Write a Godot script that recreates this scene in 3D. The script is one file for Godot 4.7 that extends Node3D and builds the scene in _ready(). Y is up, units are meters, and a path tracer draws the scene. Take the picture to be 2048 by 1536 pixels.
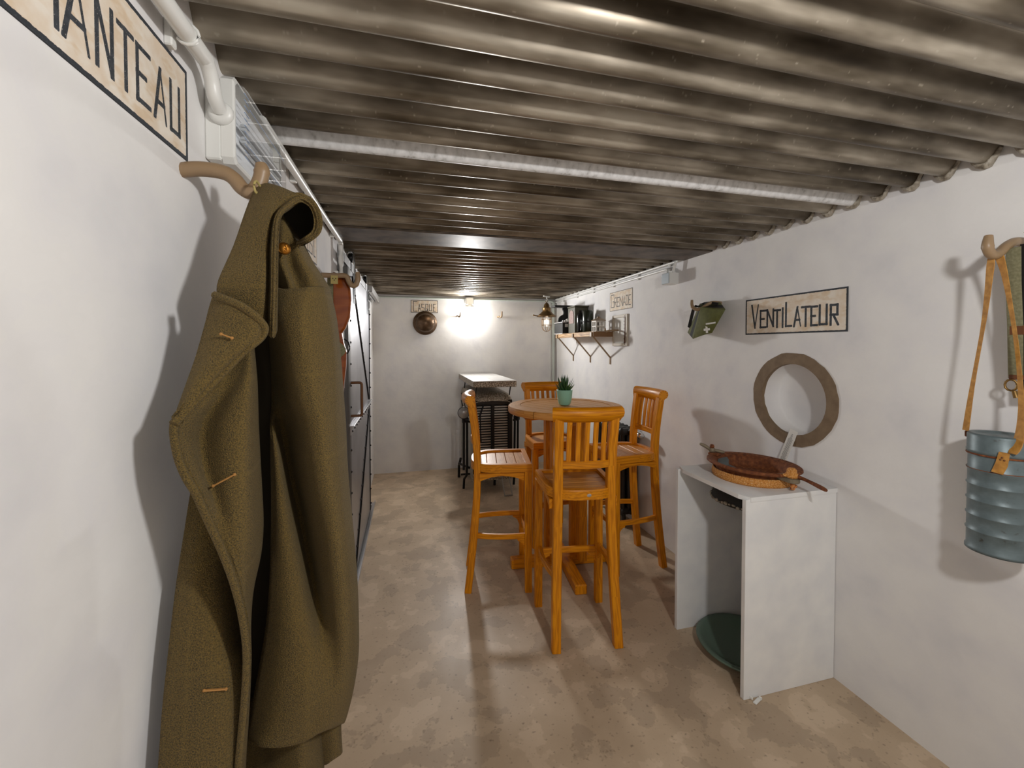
extends Node3D

const XR := 1.762
const XL := -0.375
const ZB := -4.777
const ZF := 1.3
const YC := 2.0
const NEAR := Vector3(.68, 1.82, .10)
const LAMP := Color8(253, 252, 250)
const DEPTH := .056

var M := {}
var used := {}
var rng := RandomNumberGenerator.new()


# a shape under construction: triangles wound counter-clockwise seen from outside, each with a smoothing group
class G:
	var v := PackedVector3Array()
	var u := PackedVector2Array()
	var s := PackedInt32Array()

	func tri(a: Vector3, b: Vector3, c: Vector3, ua := Vector2.ZERO, ub := Vector2.ZERO, uc := Vector2.ZERO, g := -1) -> void:
		v.append(a); v.append(c); v.append(b)
		u.append(ua); u.append(uc); u.append(ub)
		s.append(g)

	func quad(a: Vector3, b: Vector3, c: Vector3, d: Vector3, ua := Vector2.ZERO, ub := Vector2.ZERO, uc := Vector2.ZERO, ud := Vector2.ZERO, g := -1) -> void:
		tri(a, b, c, ua, ub, uc, g)
		tri(a, c, d, ua, uc, ud, g)

	# grid of points, rows x columns; outside is on the side of (column step) x (row step)
	func grid(p: Array, g := 1, us := 1.0, vs := 1.0, u0 := 0.0, v0 := 0.0) -> void:
		var n: int = p.size() - 1
		for i in n:
			var m: int = p[i].size() - 1
			for j in m:
				var a := Vector2(u0 + us * j / m, v0 + vs * i / n)
				var b := Vector2(u0 + us * (j + 1) / m, v0 + vs * i / n)
				var c := Vector2(u0 + us * (j + 1) / m, v0 + vs * (i + 1) / n)
				var d := Vector2(u0 + us * j / m, v0 + vs * (i + 1) / n)
				quad(p[i][j], p[i][j + 1], p[i + 1][j + 1], p[i + 1][j], a, b, c, d, g)

	# closed cloth: the grid, a second layer t behind it, and rounded rims
	func cloth(p: Array, t: float, us := 1.0, vs := 1.0) -> void:
		var n: int = p.size()
		var m: int = p[0].size()
		var back := []
		var mid := []
		for i in n:
			var row := []
			var mr := []
			for j in m:
				var du: Vector3 = p[i][mini(j + 1, m - 1)] - p[i][maxi(j - 1, 0)]
				var dv: Vector3 = p[mini(i + 1, n - 1)][j] - p[maxi(i - 1, 0)][j]
				var nn := du.cross(dv).normalized()
				row.append(p[i][j] - nn * t)
				var out := Vector3.ZERO
				if j == 0: out -= du.normalized()
				if j == m - 1: out += du.normalized()
				if i == 0: out -= dv.normalized()
				if i == n - 1: out += dv.normalized()
				mr.append(p[i][j] - nn * t * 0.5 + out * t * 0.45)
			back.append(row)
			mid.append(mr)
		grid(p, 1, us, vs)
		var flip := []
		for i in n:
			var r: Array = back[i].duplicate()
			r.reverse()
			flip.append(r)
		grid(flip, 1, us, vs)
		for i in n - 1:
			for e in [0, m - 1]:
				var a: Vector3 = p[i][e]
				var b: Vector3 = p[i + 1][e]
				var c: Vector3 = mid[i][e]
				var d: Vector3 = mid[i + 1][e]
				var f: Vector3 = back[i][e]
				var h: Vector3 = back[i + 1][e]
				if e == 0:
					quad(a, b, d, c, Vector2(0, 0), Vector2(0, .1), Vector2(.02, .1), Vector2(.02, 0), 1)
					quad(c, d, h, f, Vector2(0, 0), Vector2(0, .1), Vector2(.02, .1), Vector2(.02, 0), 1)
				else:
					quad(b, a, c, d, Vector2(0, 0), Vector2(0, .1), Vector2(.02, .1), Vector2(.02, 0), 1)
					quad(d, c, f, h, Vector2(0, 0), Vector2(0, .1), Vector2(.02, .1), Vector2(.02, 0), 1)
		for j in m - 1:
			for e in [0, n - 1]:
				var a: Vector3 = p[e][j]
				var b: Vector3 = p[e][j + 1]
				var c: Vector3 = mid[e][j]
				var d: Vector3 = mid[e][j + 1]
				var f: Vector3 = back[e][j]
				var h: Vector3 = back[e][j + 1]
				if e == 0:
					quad(b, a, c, d, Vector2(0, 0), Vector2(0, .1), Vector2(.02, .1), Vector2(.02, 0), 1)
					quad(d, c, f, h, Vector2(0, 0), Vector2(0, .1), Vector2(.02, .1), Vector2(.02, 0), 1)
				else:
					quad(a, b, d, c, Vector2(0, 0), Vector2(0, .1), Vector2(.02, .1), Vector2(.02, 0), 1)
					quad(c, d, h, f, Vector2(0, 0), Vector2(0, .1), Vector2(.02, .1), Vector2(.02, 0), 1)

	# box with chamfered edges; its x axis carries the grain
	func box(c: Vector3, size: Vector3, bas := Basis.IDENTITY, bev := 0.003, off := Vector2.ZERO) -> void:
		var h := size * 0.5
		bev = minf(bev, minf(h.x, minf(h.y, h.z)) * 0.9)
		var i := h - Vector3.ONE * bev
		var P := func(x: float, y: float, z: float) -> Vector3: return c + bas * Vector3(x, y, z)
		var axes := [[0, 1, 2], [1, 2, 0], [2, 0, 1]]
		for ax in axes:
			for sg in [-1.0, 1.0]:
				var q := []
				var uu := []
				for k in [[-1, -1], [1, -1], [1, 1], [-1, 1]]:
					var p := Vector3.ZERO
					p[ax[0]] = h[ax[0]] * sg
					p[ax[1]] = i[ax[1]] * k[0]
					p[ax[2]] = i[ax[2]] * k[1]
					q.append(c + bas * p)
					var t := Vector2(p.x, p.y + p.z) if ax[0] != 0 else Vector2(p.y, p.z)
					uu.append(t + off)
				if sg > 0: quad(q[0], q[1], q[2], q[3], uu[0], uu[1], uu[2], uu[3])
				else: quad(q[3], q[2], q[1], q[0], uu[3], uu[2], uu[1], uu[0])
		if bev <= 0.0:
			return
		for ax in axes:   # edges along ax[0]
			for a in [-1.0, 1.0]:
				for b in [-1.0, 1.0]:
					var q := []
					var uu := []
					for k in [[-1.0, 0], [1.0, 0], [1.0, 1], [-1.0, 1]]:
						var p := Vector3.ZERO
						p[ax[0]] = i[ax[0]] * k[0]
						p[ax[1]] = (h[ax[1]] if k[1] == 0 else i[ax[1]]) * a
						p[ax[2]] = (i[ax[2]] if k[1] == 0 else h[ax[2]]) * b
						q.append(c + bas * p)
						uu.append(Vector2(p.x, p.y + p.z) + off)
					if a * b < 0: quad(q[0], q[1], q[2], q[3], uu[0], uu[1], uu[2], uu[3])
					else: quad(q[3], q[2], q[1], q[0], uu[3], uu[2], uu[1], uu[0])
		for x in [-1.0, 1.0]:
			for y in [-1.0, 1.0]:
				for z in [-1.0, 1.0]:
					var a: Vector3 = P.call(h.x * x, i.y * y, i.z * z)
					var b: Vector3 = P.call(i.x * x, h.y * y, i.z * z)
					var d: Vector3 = P.call(i.x * x, i.y * y, h.z * z)
					if x * y * z > 0: tri(a, b, d, off, off, off)
					else: tri(a, d, b, off, off, off)

	# straight square bar from a to b, w wide (across up) and t high (along up)
	func bar(a: Vector3, b: Vector3, w: float, t: float, up := Vector3.UP, bev := 0.003, off := Vector2.ZERO) -> void:
		var x := (b - a).normalized()
		if absf(x.dot(up)) > 0.99: up = Vector3.RIGHT if absf(x.x) < 0.9 else Vector3.BACK
		var z := x.cross(up).normalized()
		var y := z.cross(x).normalized()
		box((a + b) * 0.5, Vector3((b - a).length(), t, w), Basis(x, y, z), bev, off)

	# a section (list of Vector2 across/up) swept along path; frames from up
	func sweep(path: Array, section: Array, up := Vector3.UP, closed := true, scales := [], g := 1, caps := true, uo := Vector2.ZERO) -> void:
		var n := path.size()
		var rows := []
		var length := 0.0
		var lens := []
		for i in n:
			if i > 0: length += (path[i] - path[i - 1]).length()
			lens.append(length)
			var d: Vector3 = (path[mini(i + 1, n - 1)] - path[maxi(i - 1, 0)]).normalized()
			var x := d.cross(up)
			if x.length() < 0.01: x = d.cross(Vector3.RIGHT)
			x = x.normalized()
			var y := x.cross(d).normalized()
			var k: float = scales[i] if scales.size() else 1.0
			var r := []
			for q in section: r.append(path[i] + (x * q.x + y * q.y) * k)
			if closed: r.append(r[0])
			rows.append(r)
		var m: int = rows[0].size()
		var per := 0.0
		var pl := [0.0]
		for j in m - 1:
			per += (rows[0][j + 1] - rows[0][j]).length()
			pl.append(per)
		for i in n - 1:
			for j in m - 1:
				quad(rows[i][j], rows[i + 1][j], rows[i + 1][j + 1], rows[i][j + 1], uo + Vector2(lens[i], pl[j]), uo + Vector2(lens[i + 1], pl[j]), uo + Vector2(lens[i + 1], pl[j + 1]), uo + Vector2(lens[i], pl[j + 1]), g)
		if caps and closed:
			for e in [0, n - 1]:
				var c := Vector3.ZERO
				for j in m - 1: c += rows[e][j]
				c /= m - 1
				for j in m - 1:
					if e == 0: tri(c, rows[e][j], rows[e][j + 1], uo, uo + Vector2(.01, 0), uo + Vector2(0, .01), g + 1)
					else: tri(c, rows[e][j + 1], rows[e][j], uo, uo + Vector2(.01, 0), uo + Vector2(0, .01), g + 1)

	func tube(path: Array, r: float, seg := 10, scales := [], up := Vector3.UP, g := 1, caps := true) -> void:
		var sec := []
		for k in seg: sec.append(Vector2(cos(TAU * k / seg), sin(TAU * k / seg)) * r)
		sweep(path, sec, up, true, scales, g, caps)

	# profile of (radius, height) turned about the y axis of bas; each point with its own smoothing when sharp
	func lathe(prof: Array, c: Vector3, seg := 24, bas := Basis.IDENTITY, sharp := false, sx := 1.0, sz := 1.0) -> void:
		for i in prof.size() - 1:
			for k in seg:
				var a0 := TAU * k / seg
				var a1 := TAU * (k + 1) / seg
				var A: Vector2 = prof[i]
				var B: Vector2 = prof[i + 1]
				var p := [Vector3(A.x * cos(a0) * sx, A.y, A.x * sin(a0) * sz), Vector3(A.x * cos(a1) * sx, A.y, A.x * sin(a1) * sz), Vector3(B.x * cos(a1) * sx, B.y, B.x * sin(a1) * sz), Vector3(B.x * cos(a0) * sx, B.y, B.x * sin(a0) * sz)]
				for q in 4: p[q] = c + bas * p[q]
				var ua := Vector2(float(k) / seg, float(i) / prof.size())
				var ub := Vector2(float(k + 1) / seg, float(i + 1) / prof.size())
				quad(p[3], p[2], p[1], p[0], Vector2(ua.x, ub.y), ub, Vector2(ub.x, ua.y), ua, (i % 2) * 2 + 3 if sharp else 1)

	# polygon in the xy plane of bas, extruded t along its z
	func extrude(poly: Array, t: float, c: Vector3, bas := Basis.IDENTITY, bev := 0.0, off := Vector2.ZERO) -> void:
		var pv := PackedVector2Array(poly)
		if Geometry2D.is_polygon_clockwise(pv): pv.reverse()
		var inn := pv
		if bev > 0.0:
			var o := Geometry2D.offset_polygon(pv, -bev, Geometry2D.JOIN_MITER)
			if o.size() == 1 and o[0].size() == pv.size(): inn = _match(pv, o[0])
			else: bev = 0.0
		var ids := Geometry2D.triangulate_polygon(inn)
		var P := func(q: Vector2, z: float) -> Vector3: return c + bas * Vector3(q.x, q.y, z)
		for k in range(0, ids.size(), 3):
			var a := inn[ids[k]]
			var b := inn[ids[k + 1]]
			var d := inn[ids[k + 2]]
			if (b - a).cross(d - a) < 0.0:
				var w := b
				b = d
				d = w
			tri(P.call(a, t * .5), P.call(b, t * .5), P.call(d, t * .5), a + off, b + off, d + off)
			tri(P.call(a, -t * .5), P.call(d, -t * .5), P.call(b, -t * .5), a + off, d + off, b + off)
		var n := pv.size()
		for k in n:
			var a := pv[k]
			var b := pv[(k + 1) % n]
			var ia := inn[k]
			var ib := inn[(k + 1) % n]
			var z := t * .5 - bev
			quad(P.call(a, -z), P.call(b, -z), P.call(b, z), P.call(a, z), a + off, b + off, b + off + Vector2(0, t), a + off + Vector2(0, t), -1)
			if bev > 0.0:
				quad(P.call(a, z), P.call(b, z), P.call(ib, t * .5), P.call(ia, t * .5), a + off, b + off, ib + off, ia + off)
				quad(P.call(b, -z), P.call(a, -z), P.call(ia, -t * .5), P.call(ib, -t * .5), b + off, a + off, ia + off, ib + off)

	func _match(a: PackedVector2Array, b: PackedVector2Array) -> PackedVector2Array:
		var best := 0
		var bd := 1e9
		for k in b.size():
			var d := a[0].distance_to(b[k])
			if d < bd:
				bd = d
				best = k
		var r := PackedVector2Array()
		for k in b.size(): r.append(b[(best + k) % b.size()])
		return r

	func ball(c: Vector3, r: Vector3, seg := 12, rings := 8) -> void:
		var prof := []
		for k in rings + 1: prof.append(Vector2(sin(PI * k / rings), -cos(PI * k / rings)))
		lathe(prof, c, seg, Basis.from_scale(r))

	func mesh(shift := Vector3.ZERO) -> ArrayMesh:
		var st := SurfaceTool.new()
		st.begin(Mesh.PRIMITIVE_TRIANGLES)
		for k in s.size():
			st.set_smooth_group(s[k])
			for q in 3:
				st.set_uv(u[k * 3 + q])
				st.add_vertex(v[k * 3 + q] - shift)
		st.generate_normals()
		st.index()
		return st.commit()


func numbered(called: String) -> String:
	var n: int = used.get(called, 0)
	used[called] = n + 1
	return called if n == 0 else "%s_%03d" % [called, n]

func tag(o: Node3D, label: String, category: String, group := "") -> Node3D:
	o.set_meta("label", label)
	o.set_meta("category", category)
	if group: o.set_meta("group", group)
	return o

# a thing with parts: a Node3D at its base
func thing(called: String, label: String, category: String, at := Vector3.ZERO, group := "") -> Node3D:
	var o := Node3D.new()
	o.name = numbered(called)
	o.position = at
	add_child(o, true)
	return tag(o, label, category, group)

# one mesh; geometry of a part is given in world coordinates unless its root stands at the origin
func part(called: String, g: G, mat: Material, root: Node3D = null, local := false) -> MeshInstance3D:
	var o := MeshInstance3D.new()
	var shift := Vector3.ZERO
	if root and not local:
		var n := root
		while n != self and n != null:
			shift += n.position
			n = n.get_parent() as Node3D
	o.mesh = g.mesh(shift)
	o.material_override = mat
	if root:
		o.name = called
		root.add_child(o, true)
	else:
		o.name = numbered(called)
		add_child(o, true)
	return o

func struct_root(called: String) -> Node3D:
	var o := Node3D.new()
	o.name = called
	o.set_meta("kind", "structure")
	add_child(o, true)
	return o

func structure(called: String, g: G, mat: Material, root: Node3D = null) -> MeshInstance3D:
	var o := part(called, g, mat, root)
	if root == null: o.set_meta("kind", "structure")
	return o

func spline(pts: Array, n: int) -> Array:   # Catmull-Rom through the points, n samples per span
	var out := []
	var k := pts.size()
	for i in k - 1:
		var a = pts[maxi(i - 1, 0)]
		var b = pts[i]
		var c = pts[i + 1]
		var d = pts[mini(i + 2, k - 1)]
		for j in n: out.append(b.cubic_interpolate(c, a, d, float(j) / n))
	out.append(pts[k - 1])
	return out

func arc(c: Vector2, r: float, a0: float, a1: float, n: int) -> Array:
	var out := []
	for k in n + 1:
		var a := lerpf(a0, a1, float(k) / n)
		out.append(c + Vector2(cos(a), sin(a)) * r)
	return out


# ---------------------------------------------------------------- materials
func noise(sd: int, freq: float, oct := 4, kind := FastNoiseLite.TYPE_SIMPLEX_SMOOTH) -> FastNoiseLite:
	var n := FastNoiseLite.new()
	n.seed = sd
	n.frequency = freq
	n.noise_type = kind
	n.fractal_octaves = oct
	return n

func ntex(sd: int, freq: float, stops: Array, size := 512, oct := 4, kind := FastNoiseLite.TYPE_SIMPLEX_SMOOTH, norm := true) -> NoiseTexture2D:
	var t := NoiseTexture2D.new()
	t.width = size
	t.height = size
	t.seamless = true
	t.noise = noise(sd, freq, oct, kind)
	t.normalize = norm
	if stops.size():
		var gr := Gradient.new()
		var off := PackedFloat32Array()
		var col := PackedColorArray()
		for k in stops:
			off.append(k[0])
			col.append(k[1])
		gr.offsets = off
		gr.colors = col
		t.color_ramp = gr
	return t

func mat(called: String, col: Color, rough := 0.6, metal := 0.0) -> StandardMaterial3D:
	var m := StandardMaterial3D.new()
	m.resource_name = called
	m.albedo_color = col
	m.roughness = rough
	m.metallic = metal
	M[called] = m
	return m

func tri_world(m: StandardMaterial3D, k: float, world := true) -> StandardMaterial3D:
	m.uv1_triplanar = true
	m.uv1_world_triplanar = world
	m.uv1_scale = Vector3.ONE * k
	return m

func bump(m: StandardMaterial3D, t: Texture2D, cm: float) -> void:
	m.heightmap_enabled = true
	m.heightmap_texture = t
	m.heightmap_scale = cm

func c8(r: int, g: int, b: int) -> Color:
	return Color8(r, g, b)

func wood_image(sd: int, dark: Color, mid: Color, light: Color) -> ImageTexture:
	var w := 512
	var im := Image.create(w, w, true, Image.FORMAT_RGB8)
	var a := noise(sd, 0.012, 3)
	var b := noise(sd + 1, 0.11, 2)
	var c := noise(sd + 2, 0.006, 2)
	for y in w:
		for x in w:
			var warp := c.get_noise_2d(x * 0.8, y * 1.0) * 26.0
			var rings := 0.5 + 0.5 * sin((y + warp) * 0.16 + a.get_noise_2d(x * 0.35, y * 2.0) * 5.0)
			var fine := b.get_noise_2d(x * 0.10, y * 3.2)
			var t := 0.62 * rings + 0.38 * (0.5 + 0.5 * a.get_noise_2d(x * 0.5, y * 3.0)) + fine * 0.25
			var col := dark.lerp(mid, clampf(t * 1.6, 0, 1)).lerp(light, clampf((t - .55) * 1.4, 0, 1))
			im.set_pixel(x, y, col)
	im.generate_mipmaps()
	return ImageTexture.create_from_image(im)

func make_materials() -> void:
	var W := Color.WHITE
	# plaster of the walls
	var pl := mat("plaster", c8(240, 239, 239), 0.82)
	tri_world(pl, 0.55)
	pl.albedo_texture = ntex(3, 0.006, [[0.0, c8(236, 236, 238)], [0.35, c8(246, 245, 245)], [0.6, c8(250, 249, 247)], [1.0, c8(255, 254, 252)]], 1024, 5)
	bump(pl, ntex(11, 0.012, [], 1024, 6), 0.12)
	var pw := mat("white_paint", c8(246, 246, 246), 0.5)
	tri_world(pw, 1.4)
	pw.albedo_texture = ntex(5, 0.008, [[0.0, c8(240, 241, 243)], [1.0, c8(254, 254, 252)]], 512, 4)
	mat("plastic_white", c8(232, 232, 228), 0.35)
	mat("plastic_mint", c8(205, 214, 206), 0.4)
	mat("mortar", c8(214, 208, 198), 0.9)
	bump(M.mortar, ntex(17, 0.06, [], 256, 4), 0.6)
	tri_world(M.mortar, 4.0)
	M.mortar.albedo_texture = ntex(18, 0.03, [[0.0, c8(90, 80, 68)], [0.45, c8(190, 184, 172)], [1.0, W]], 256, 4)
	# ceiling steel: dull brown with stains, streaked along the corrugation
	var st := mat("sheet_steel", c8(202, 197, 188), 0.42, 0.55)
	st.albedo_texture = steel_image(21)
	st.roughness_texture = ntex(23, 0.02, [[0.0, c8(150, 150, 150)], [1.0, W]], 512, 4)
	st.roughness = 0.46
	var zn := mat("zinc_strip", c8(250, 250, 250), 0.5, 0.1)
	zn.albedo_texture = ntex(25, 0.03, [[0.0, c8(150, 148, 142)], [0.3, c8(222, 222, 222)], [1.0, W]], 512, 5)
	tri_world(zn, 2.0)
	var bm := mat("beam_steel", c8(118, 108, 98), 0.5, 0.35)
	tri_world(bm, 1.2)
	bm.albedo_texture = ntex(27, 0.012, [[0.0, c8(120, 112, 104)], [0.5, c8(205, 196, 186)], [0.86, c8(235, 228, 220)], [1.0, W]], 512, 6)
	# teak
	var tk := mat("teak", c8(255, 255, 250), 0.40)
	tk.albedo_texture = wood_image(31, c8(190, 112, 0), c8(222, 140, 4), c8(234, 157, 22))
	tk.uv1_scale = Vector3(1.6, 4.0, 1)
	tk.metallic_specular = 0.42
	var t2 := mat("teak_dark", c8(214, 200, 190), 0.42)
	t2.albedo_texture = tk.albedo_texture
	t2.uv1_scale = Vector3(1.6, 4.0, 1)
	var t3 := mat("teak_light", c8(255, 255, 255), 0.38)
	t3.albedo_texture = wood_image(35, c8(192, 124, 48), c8(216, 152, 76), c8(226, 167, 95))
	t3.uv1_scale = Vector3(1.6, 4.0, 1)
	var sw := mat("shelf_wood", c8(255, 250, 240), 0.6)
	sw.albedo_texture = wood_image(41, c8(120, 84, 50), c8(196, 158, 112), c8(230, 205, 165))
	sw.uv1_scale = Vector3(1.2, 5.0, 1)
	var gs := mat("gunstock", c8(255, 245, 235), 0.22)
	gs.albedo_texture = wood_image(45, c8(134, 66, 20), c8(148, 76, 24), c8(160, 86, 30))
	gs.clearcoat_enabled = true
	gs.clearcoat = 0.6
	gs.clearcoat_roughness = 0.15
	# cloth
	var wl := mat("wool", c8(122, 106, 64), 0.95)
	tri_world(wl, 7.0, false)
	wl.albedo_texture = ntex(51, 0.10, [[0.0, c8(70, 64, 48)], [0.36, c8(176, 168, 142)], [0.5, c8(222, 212, 186)], [0.66, c8(240, 216, 160)], [1.0, W]], 512, 3)
	bump(wl, ntex(53, 0.14, [], 512, 3), 0.4)
	wl.rim_enabled = true
	wl.rim = 0.35
	wl.rim_tint = 0.6
	mat("wool_lining", c8(54, 46, 32), 1.0)
	var th := mat("buttonhole_thread", c8(168, 120, 62), 0.8)
	mat("brass", c8(196, 132, 52), 0.3, 0.9)
	mat("brass_dull", c8(142, 112, 66), 0.42, 0.8)
	var cv := mat("canvas_green", c8(104, 106, 50), 0.8)
	tri_world(cv, 6.0, false)
	bump(cv, ntex(55, 0.2, [], 256, 2), 0.06)
	cv.albedo_texture = ntex(56, 0.02, [[0.0, c8(205, 205, 195)], [1.0, W]], 256, 4)
	var wb := mat("webbing", c8(142, 138, 108), 0.9)
	tri_world(wb, 8.0, false)
	wb.albedo_texture = ntex(57, 0.05, [[0.0, c8(190, 188, 176)], [1.0, W]], 256, 4)
	mat("strap_black", c8(22, 21, 20), 0.8)
	mat("edging_lime", c8(170, 172, 96), 0.8)
	var lt := mat("leather_tan", c8(206, 152, 72), 0.55)
	tri_world(lt, 6.0, false)
	lt.albedo_texture = ntex(58, 0.03, [[0.0, c8(180, 165, 140)], [1.0, W]], 256, 4)
	mat("leather_brown", c8(104, 62, 34), 0.5)
	# metal and the rest
	var hk := mat("hook_paint", c8(150, 124, 94), 0.42)
	var cn := mat("canister_paint", c8(116, 130, 134), 0.42, 0.25)
	tri_world(cn, 3.0, false)
	cn.albedo_texture = ntex(61, 0.02, [[0.0, c8(120, 96, 72)], [0.16, c8(205, 208, 208)], [0.8, c8(235, 238, 238)], [1.0, W]], 512, 5)
	var rs := mat("rust", c8(250, 240, 230), 0.85, 0.1)
	tri_world(rs, 4.0, false)
	rs.albedo_texture = ntex(63, 0.03, [[0.0, c8(86, 54, 38)], [0.4, c8(160, 96, 52)], [0.62, c8(214, 142, 72)], [0.85, c8(205, 180, 150)], [1.0, c8(238, 228, 210)]], 512, 6)
	bump(rs, ntex(64, 0.05, [], 512, 5), 0.25)
	var rd := mat("rust_dark", c8(186, 160, 138), 0.8, 0.15)
	tri_world(rd, 4.0, false)
	rd.albedo_texture = ntex(65, 0.025, [[0.0, c8(96, 64, 46)], [0.5, c8(160, 104, 66)], [0.8, c8(196, 138, 88)], [1.0, c8(214, 180, 140)]], 512, 5)
	bump(rd, M.rust.heightmap_texture, 0.12)
	var rf := mat("rust_orange", c8(250, 244, 235), 0.9)
	tri_world(rf, 6.0, false)
	rf.albedo_texture = ntex(66, 0.05, [[0.0, c8(92, 56, 30)], [0.35, c8(200, 130, 56)], [0.7, c8(226, 170, 96)], [0.88, c8(240, 225, 205)], [1.0, W]], 512, 5)
	bump(rf, M.rust.heightmap_texture, 0.35)
	mat("zinc_patch", c8(104, 112, 112), 0.5, 0.3)
	mat("wing_nut", c8(136, 124, 104), 0.6, 0.4)
	var rp := mat("ring_paint", c8(134, 113, 88), 0.7)
	tri_world(rp, 3.0)
	rp.albedo_texture = ntex(67, 0.02, [[0.0, c8(215, 210, 205)], [1.0, W]], 256, 4)
	var dr := mat("door_steel", c8(176, 176, 180), 0.34, 0.75)
	tri_world(dr, 1.0, false)
	dr.albedo_texture = ntex(68, 0.01, [[0.0, c8(205, 205, 208)], [1.0, W]], 256, 4)
	mat("door_edge", c8(96, 94, 92), 0.4, 0.6)
	mat("aluminium", c8(190, 190, 192), 0.35, 0.8)
	mat("rivet_dark", c8(46, 44, 44), 0.45, 0.6)
	mat("chrome", c8(215, 218, 220), 0.12, 1.0)
	mat("handle_rust", c8(120, 84, 56), 0.5, 0.5)
	var hm := mat("hammered", c8(206, 200, 190), 0.34, 0.55)
	tri_world(hm, 3.2, false)
	hm.albedo_texture = ntex(70, 0.05, [[0.0, c8(84, 78, 68)], [0.35, c8(160, 150, 136)], [0.6, c8(236, 230, 220)], [1.0, W]], 512, 2, FastNoiseLite.TYPE_CELLULAR)
	bump(hm, ntex(71, 0.05, [], 512, 2, FastNoiseLite.TYPE_CELLULAR), 0.5)
	mat("bar_panel", c8(150, 146, 138), 0.42, 0.35)
	mat("black_iron", c8(20, 20, 21), 0.4, 0.3)
	mat("grille_slat", c8(206, 202, 194), 0.4, 0.3)
	mat("lamp_shell", c8(166, 164, 162), 0.36, 0.5)
	mat("slab_top", c8(208, 206, 202), 0.3, 0.25)
	var hl := mat("helmet_steel", c8(112, 94, 76), 0.32, 0.65)
	tri_world(hl, 4.0, false)
	hl.albedo_texture = ntex(72, 0.015, [[0.0, c8(150, 130, 110)], [0.6, c8(225, 210, 195)], [1.0, W]], 256, 5)
	mat("lantern_brass", c8(126, 98, 62), 0.35, 0.8)
	mat("radiator_iron", c8(50, 50, 50), 0.42, 0.3)
	mat("pot_mint", c8(150, 205, 182), 0.45)
	mat("soil", c8(40, 28, 22), 1.0)
	var lf := mat("leaf", c8(52, 92, 48), 0.5)
	mat("leaf_pale", c8(112, 150, 62), 0.5)
	mat("tag_paper", c8(176, 158, 98), 0.8)
	mat("ink", c8(50, 46, 40), 0.8)
	mat("olive_box", c8(70, 66, 44), 0.5)
	mat("black_gloss", c8(20, 22, 20), 0.16)
	mat("black_matt", c8(24, 23, 22), 0.6)
	mat("green_black", c8(38, 46, 34), 0.22)
	mat("label_white", c8(230, 228, 222), 0.7)
	mat("white_wood", c8(224, 220, 212), 0.6)
	mat("glass_green", c8(92, 112, 98), 0.12)
	mat("switch_grey", c8(176, 188, 196), 0.4)
	mat("dark_void", c8(60, 55, 48), 0.9)
	var gl := mat("clear_cover", Color(0.96, 0.98, 1.0, 0.06), 0.06)
	gl.transparency = BaseMaterial3D.TRANSPARENCY_ALPHA
	mat("cover_blue", c8(150, 176, 214), 0.3)
	mat("shelf_brown", c8(128, 92, 56), 0.6)
	mat("frame_beige", c8(196, 186, 170), 0.6)
	var ap := mat("arch_pink", c8(200, 178, 172), 0.35)
	tri_world(ap, 6.0)
	ap.albedo_texture = ntex(77, 0.06, [[0.0, c8(120, 100, 96)], [0.5, c8(210, 195, 190)], [1.0, W]], 256, 4)
	mat("tube_grey", c8(190, 194, 198), 0.3)
	mat("reflector", c8(240, 244, 248), 0.5)
	var gb := mat("bulb_glass", Color(0.97, 0.98, 1.0, 0.14), 0.05)
	gb.transparency = BaseMaterial3D.TRANSPARENCY_ALPHA
	var fl := mat("filament", c8(255, 250, 240), 0.5)
	fl.emission_enabled = true
	fl.emission = c8(255, 246, 232)
	fl.emission_energy_multiplier = 0.7
	var lg := mat("lamp_glow", c8(255, 255, 252), 0.5)
	lg.emission_enabled = true
	lg.emission = c8(255, 252, 244)
	lg.emission_energy_multiplier = 2.2
	var fl2 := mat("microcement", W, 0.42)
	fl2.metallic_specular = 0.4
	fl2.albedo_texture = floor_image()
	fl2.roughness_texture = ntex(75, 0.02, [[0.0, c8(190, 190, 190)], [1.0, W]], 512, 4)
	fl2.roughness = 0.5

# streaks run along u (across the room)
func steel_image(sd: int) -> ImageTexture:
	var w := 1024
	var h := 1024
	var im := Image.create(w, h, true, Image.FORMAT_RGB8)
	var a := noise(sd, 0.006, 5)
	var b := noise(sd + 1, 0.03, 4)
	var c := noise(sd + 2, 0.09, 2)
	for y in h:
		for x in w:
			var big := a.get_noise_2d(x * 0.5, y * 1.6)
			var fine := b.get_noise_2d(x * 0.25, y * 2.4)
			var t := 0.56 + big * 0.75 + fine * 0.4
			var col := c8(86, 76, 62).lerp(c8(214, 207, 196), clampf(t, 0, 1))
			if c.get_noise_2d(x * 0.9, y * 2.6) > 0.68: col = col.lerp(c8(225, 220, 210), 0.5)
			im.set_pixel(x, y, col)
	im.generate_mipmaps()
	return ImageTexture.create_from_image(im)

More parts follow.
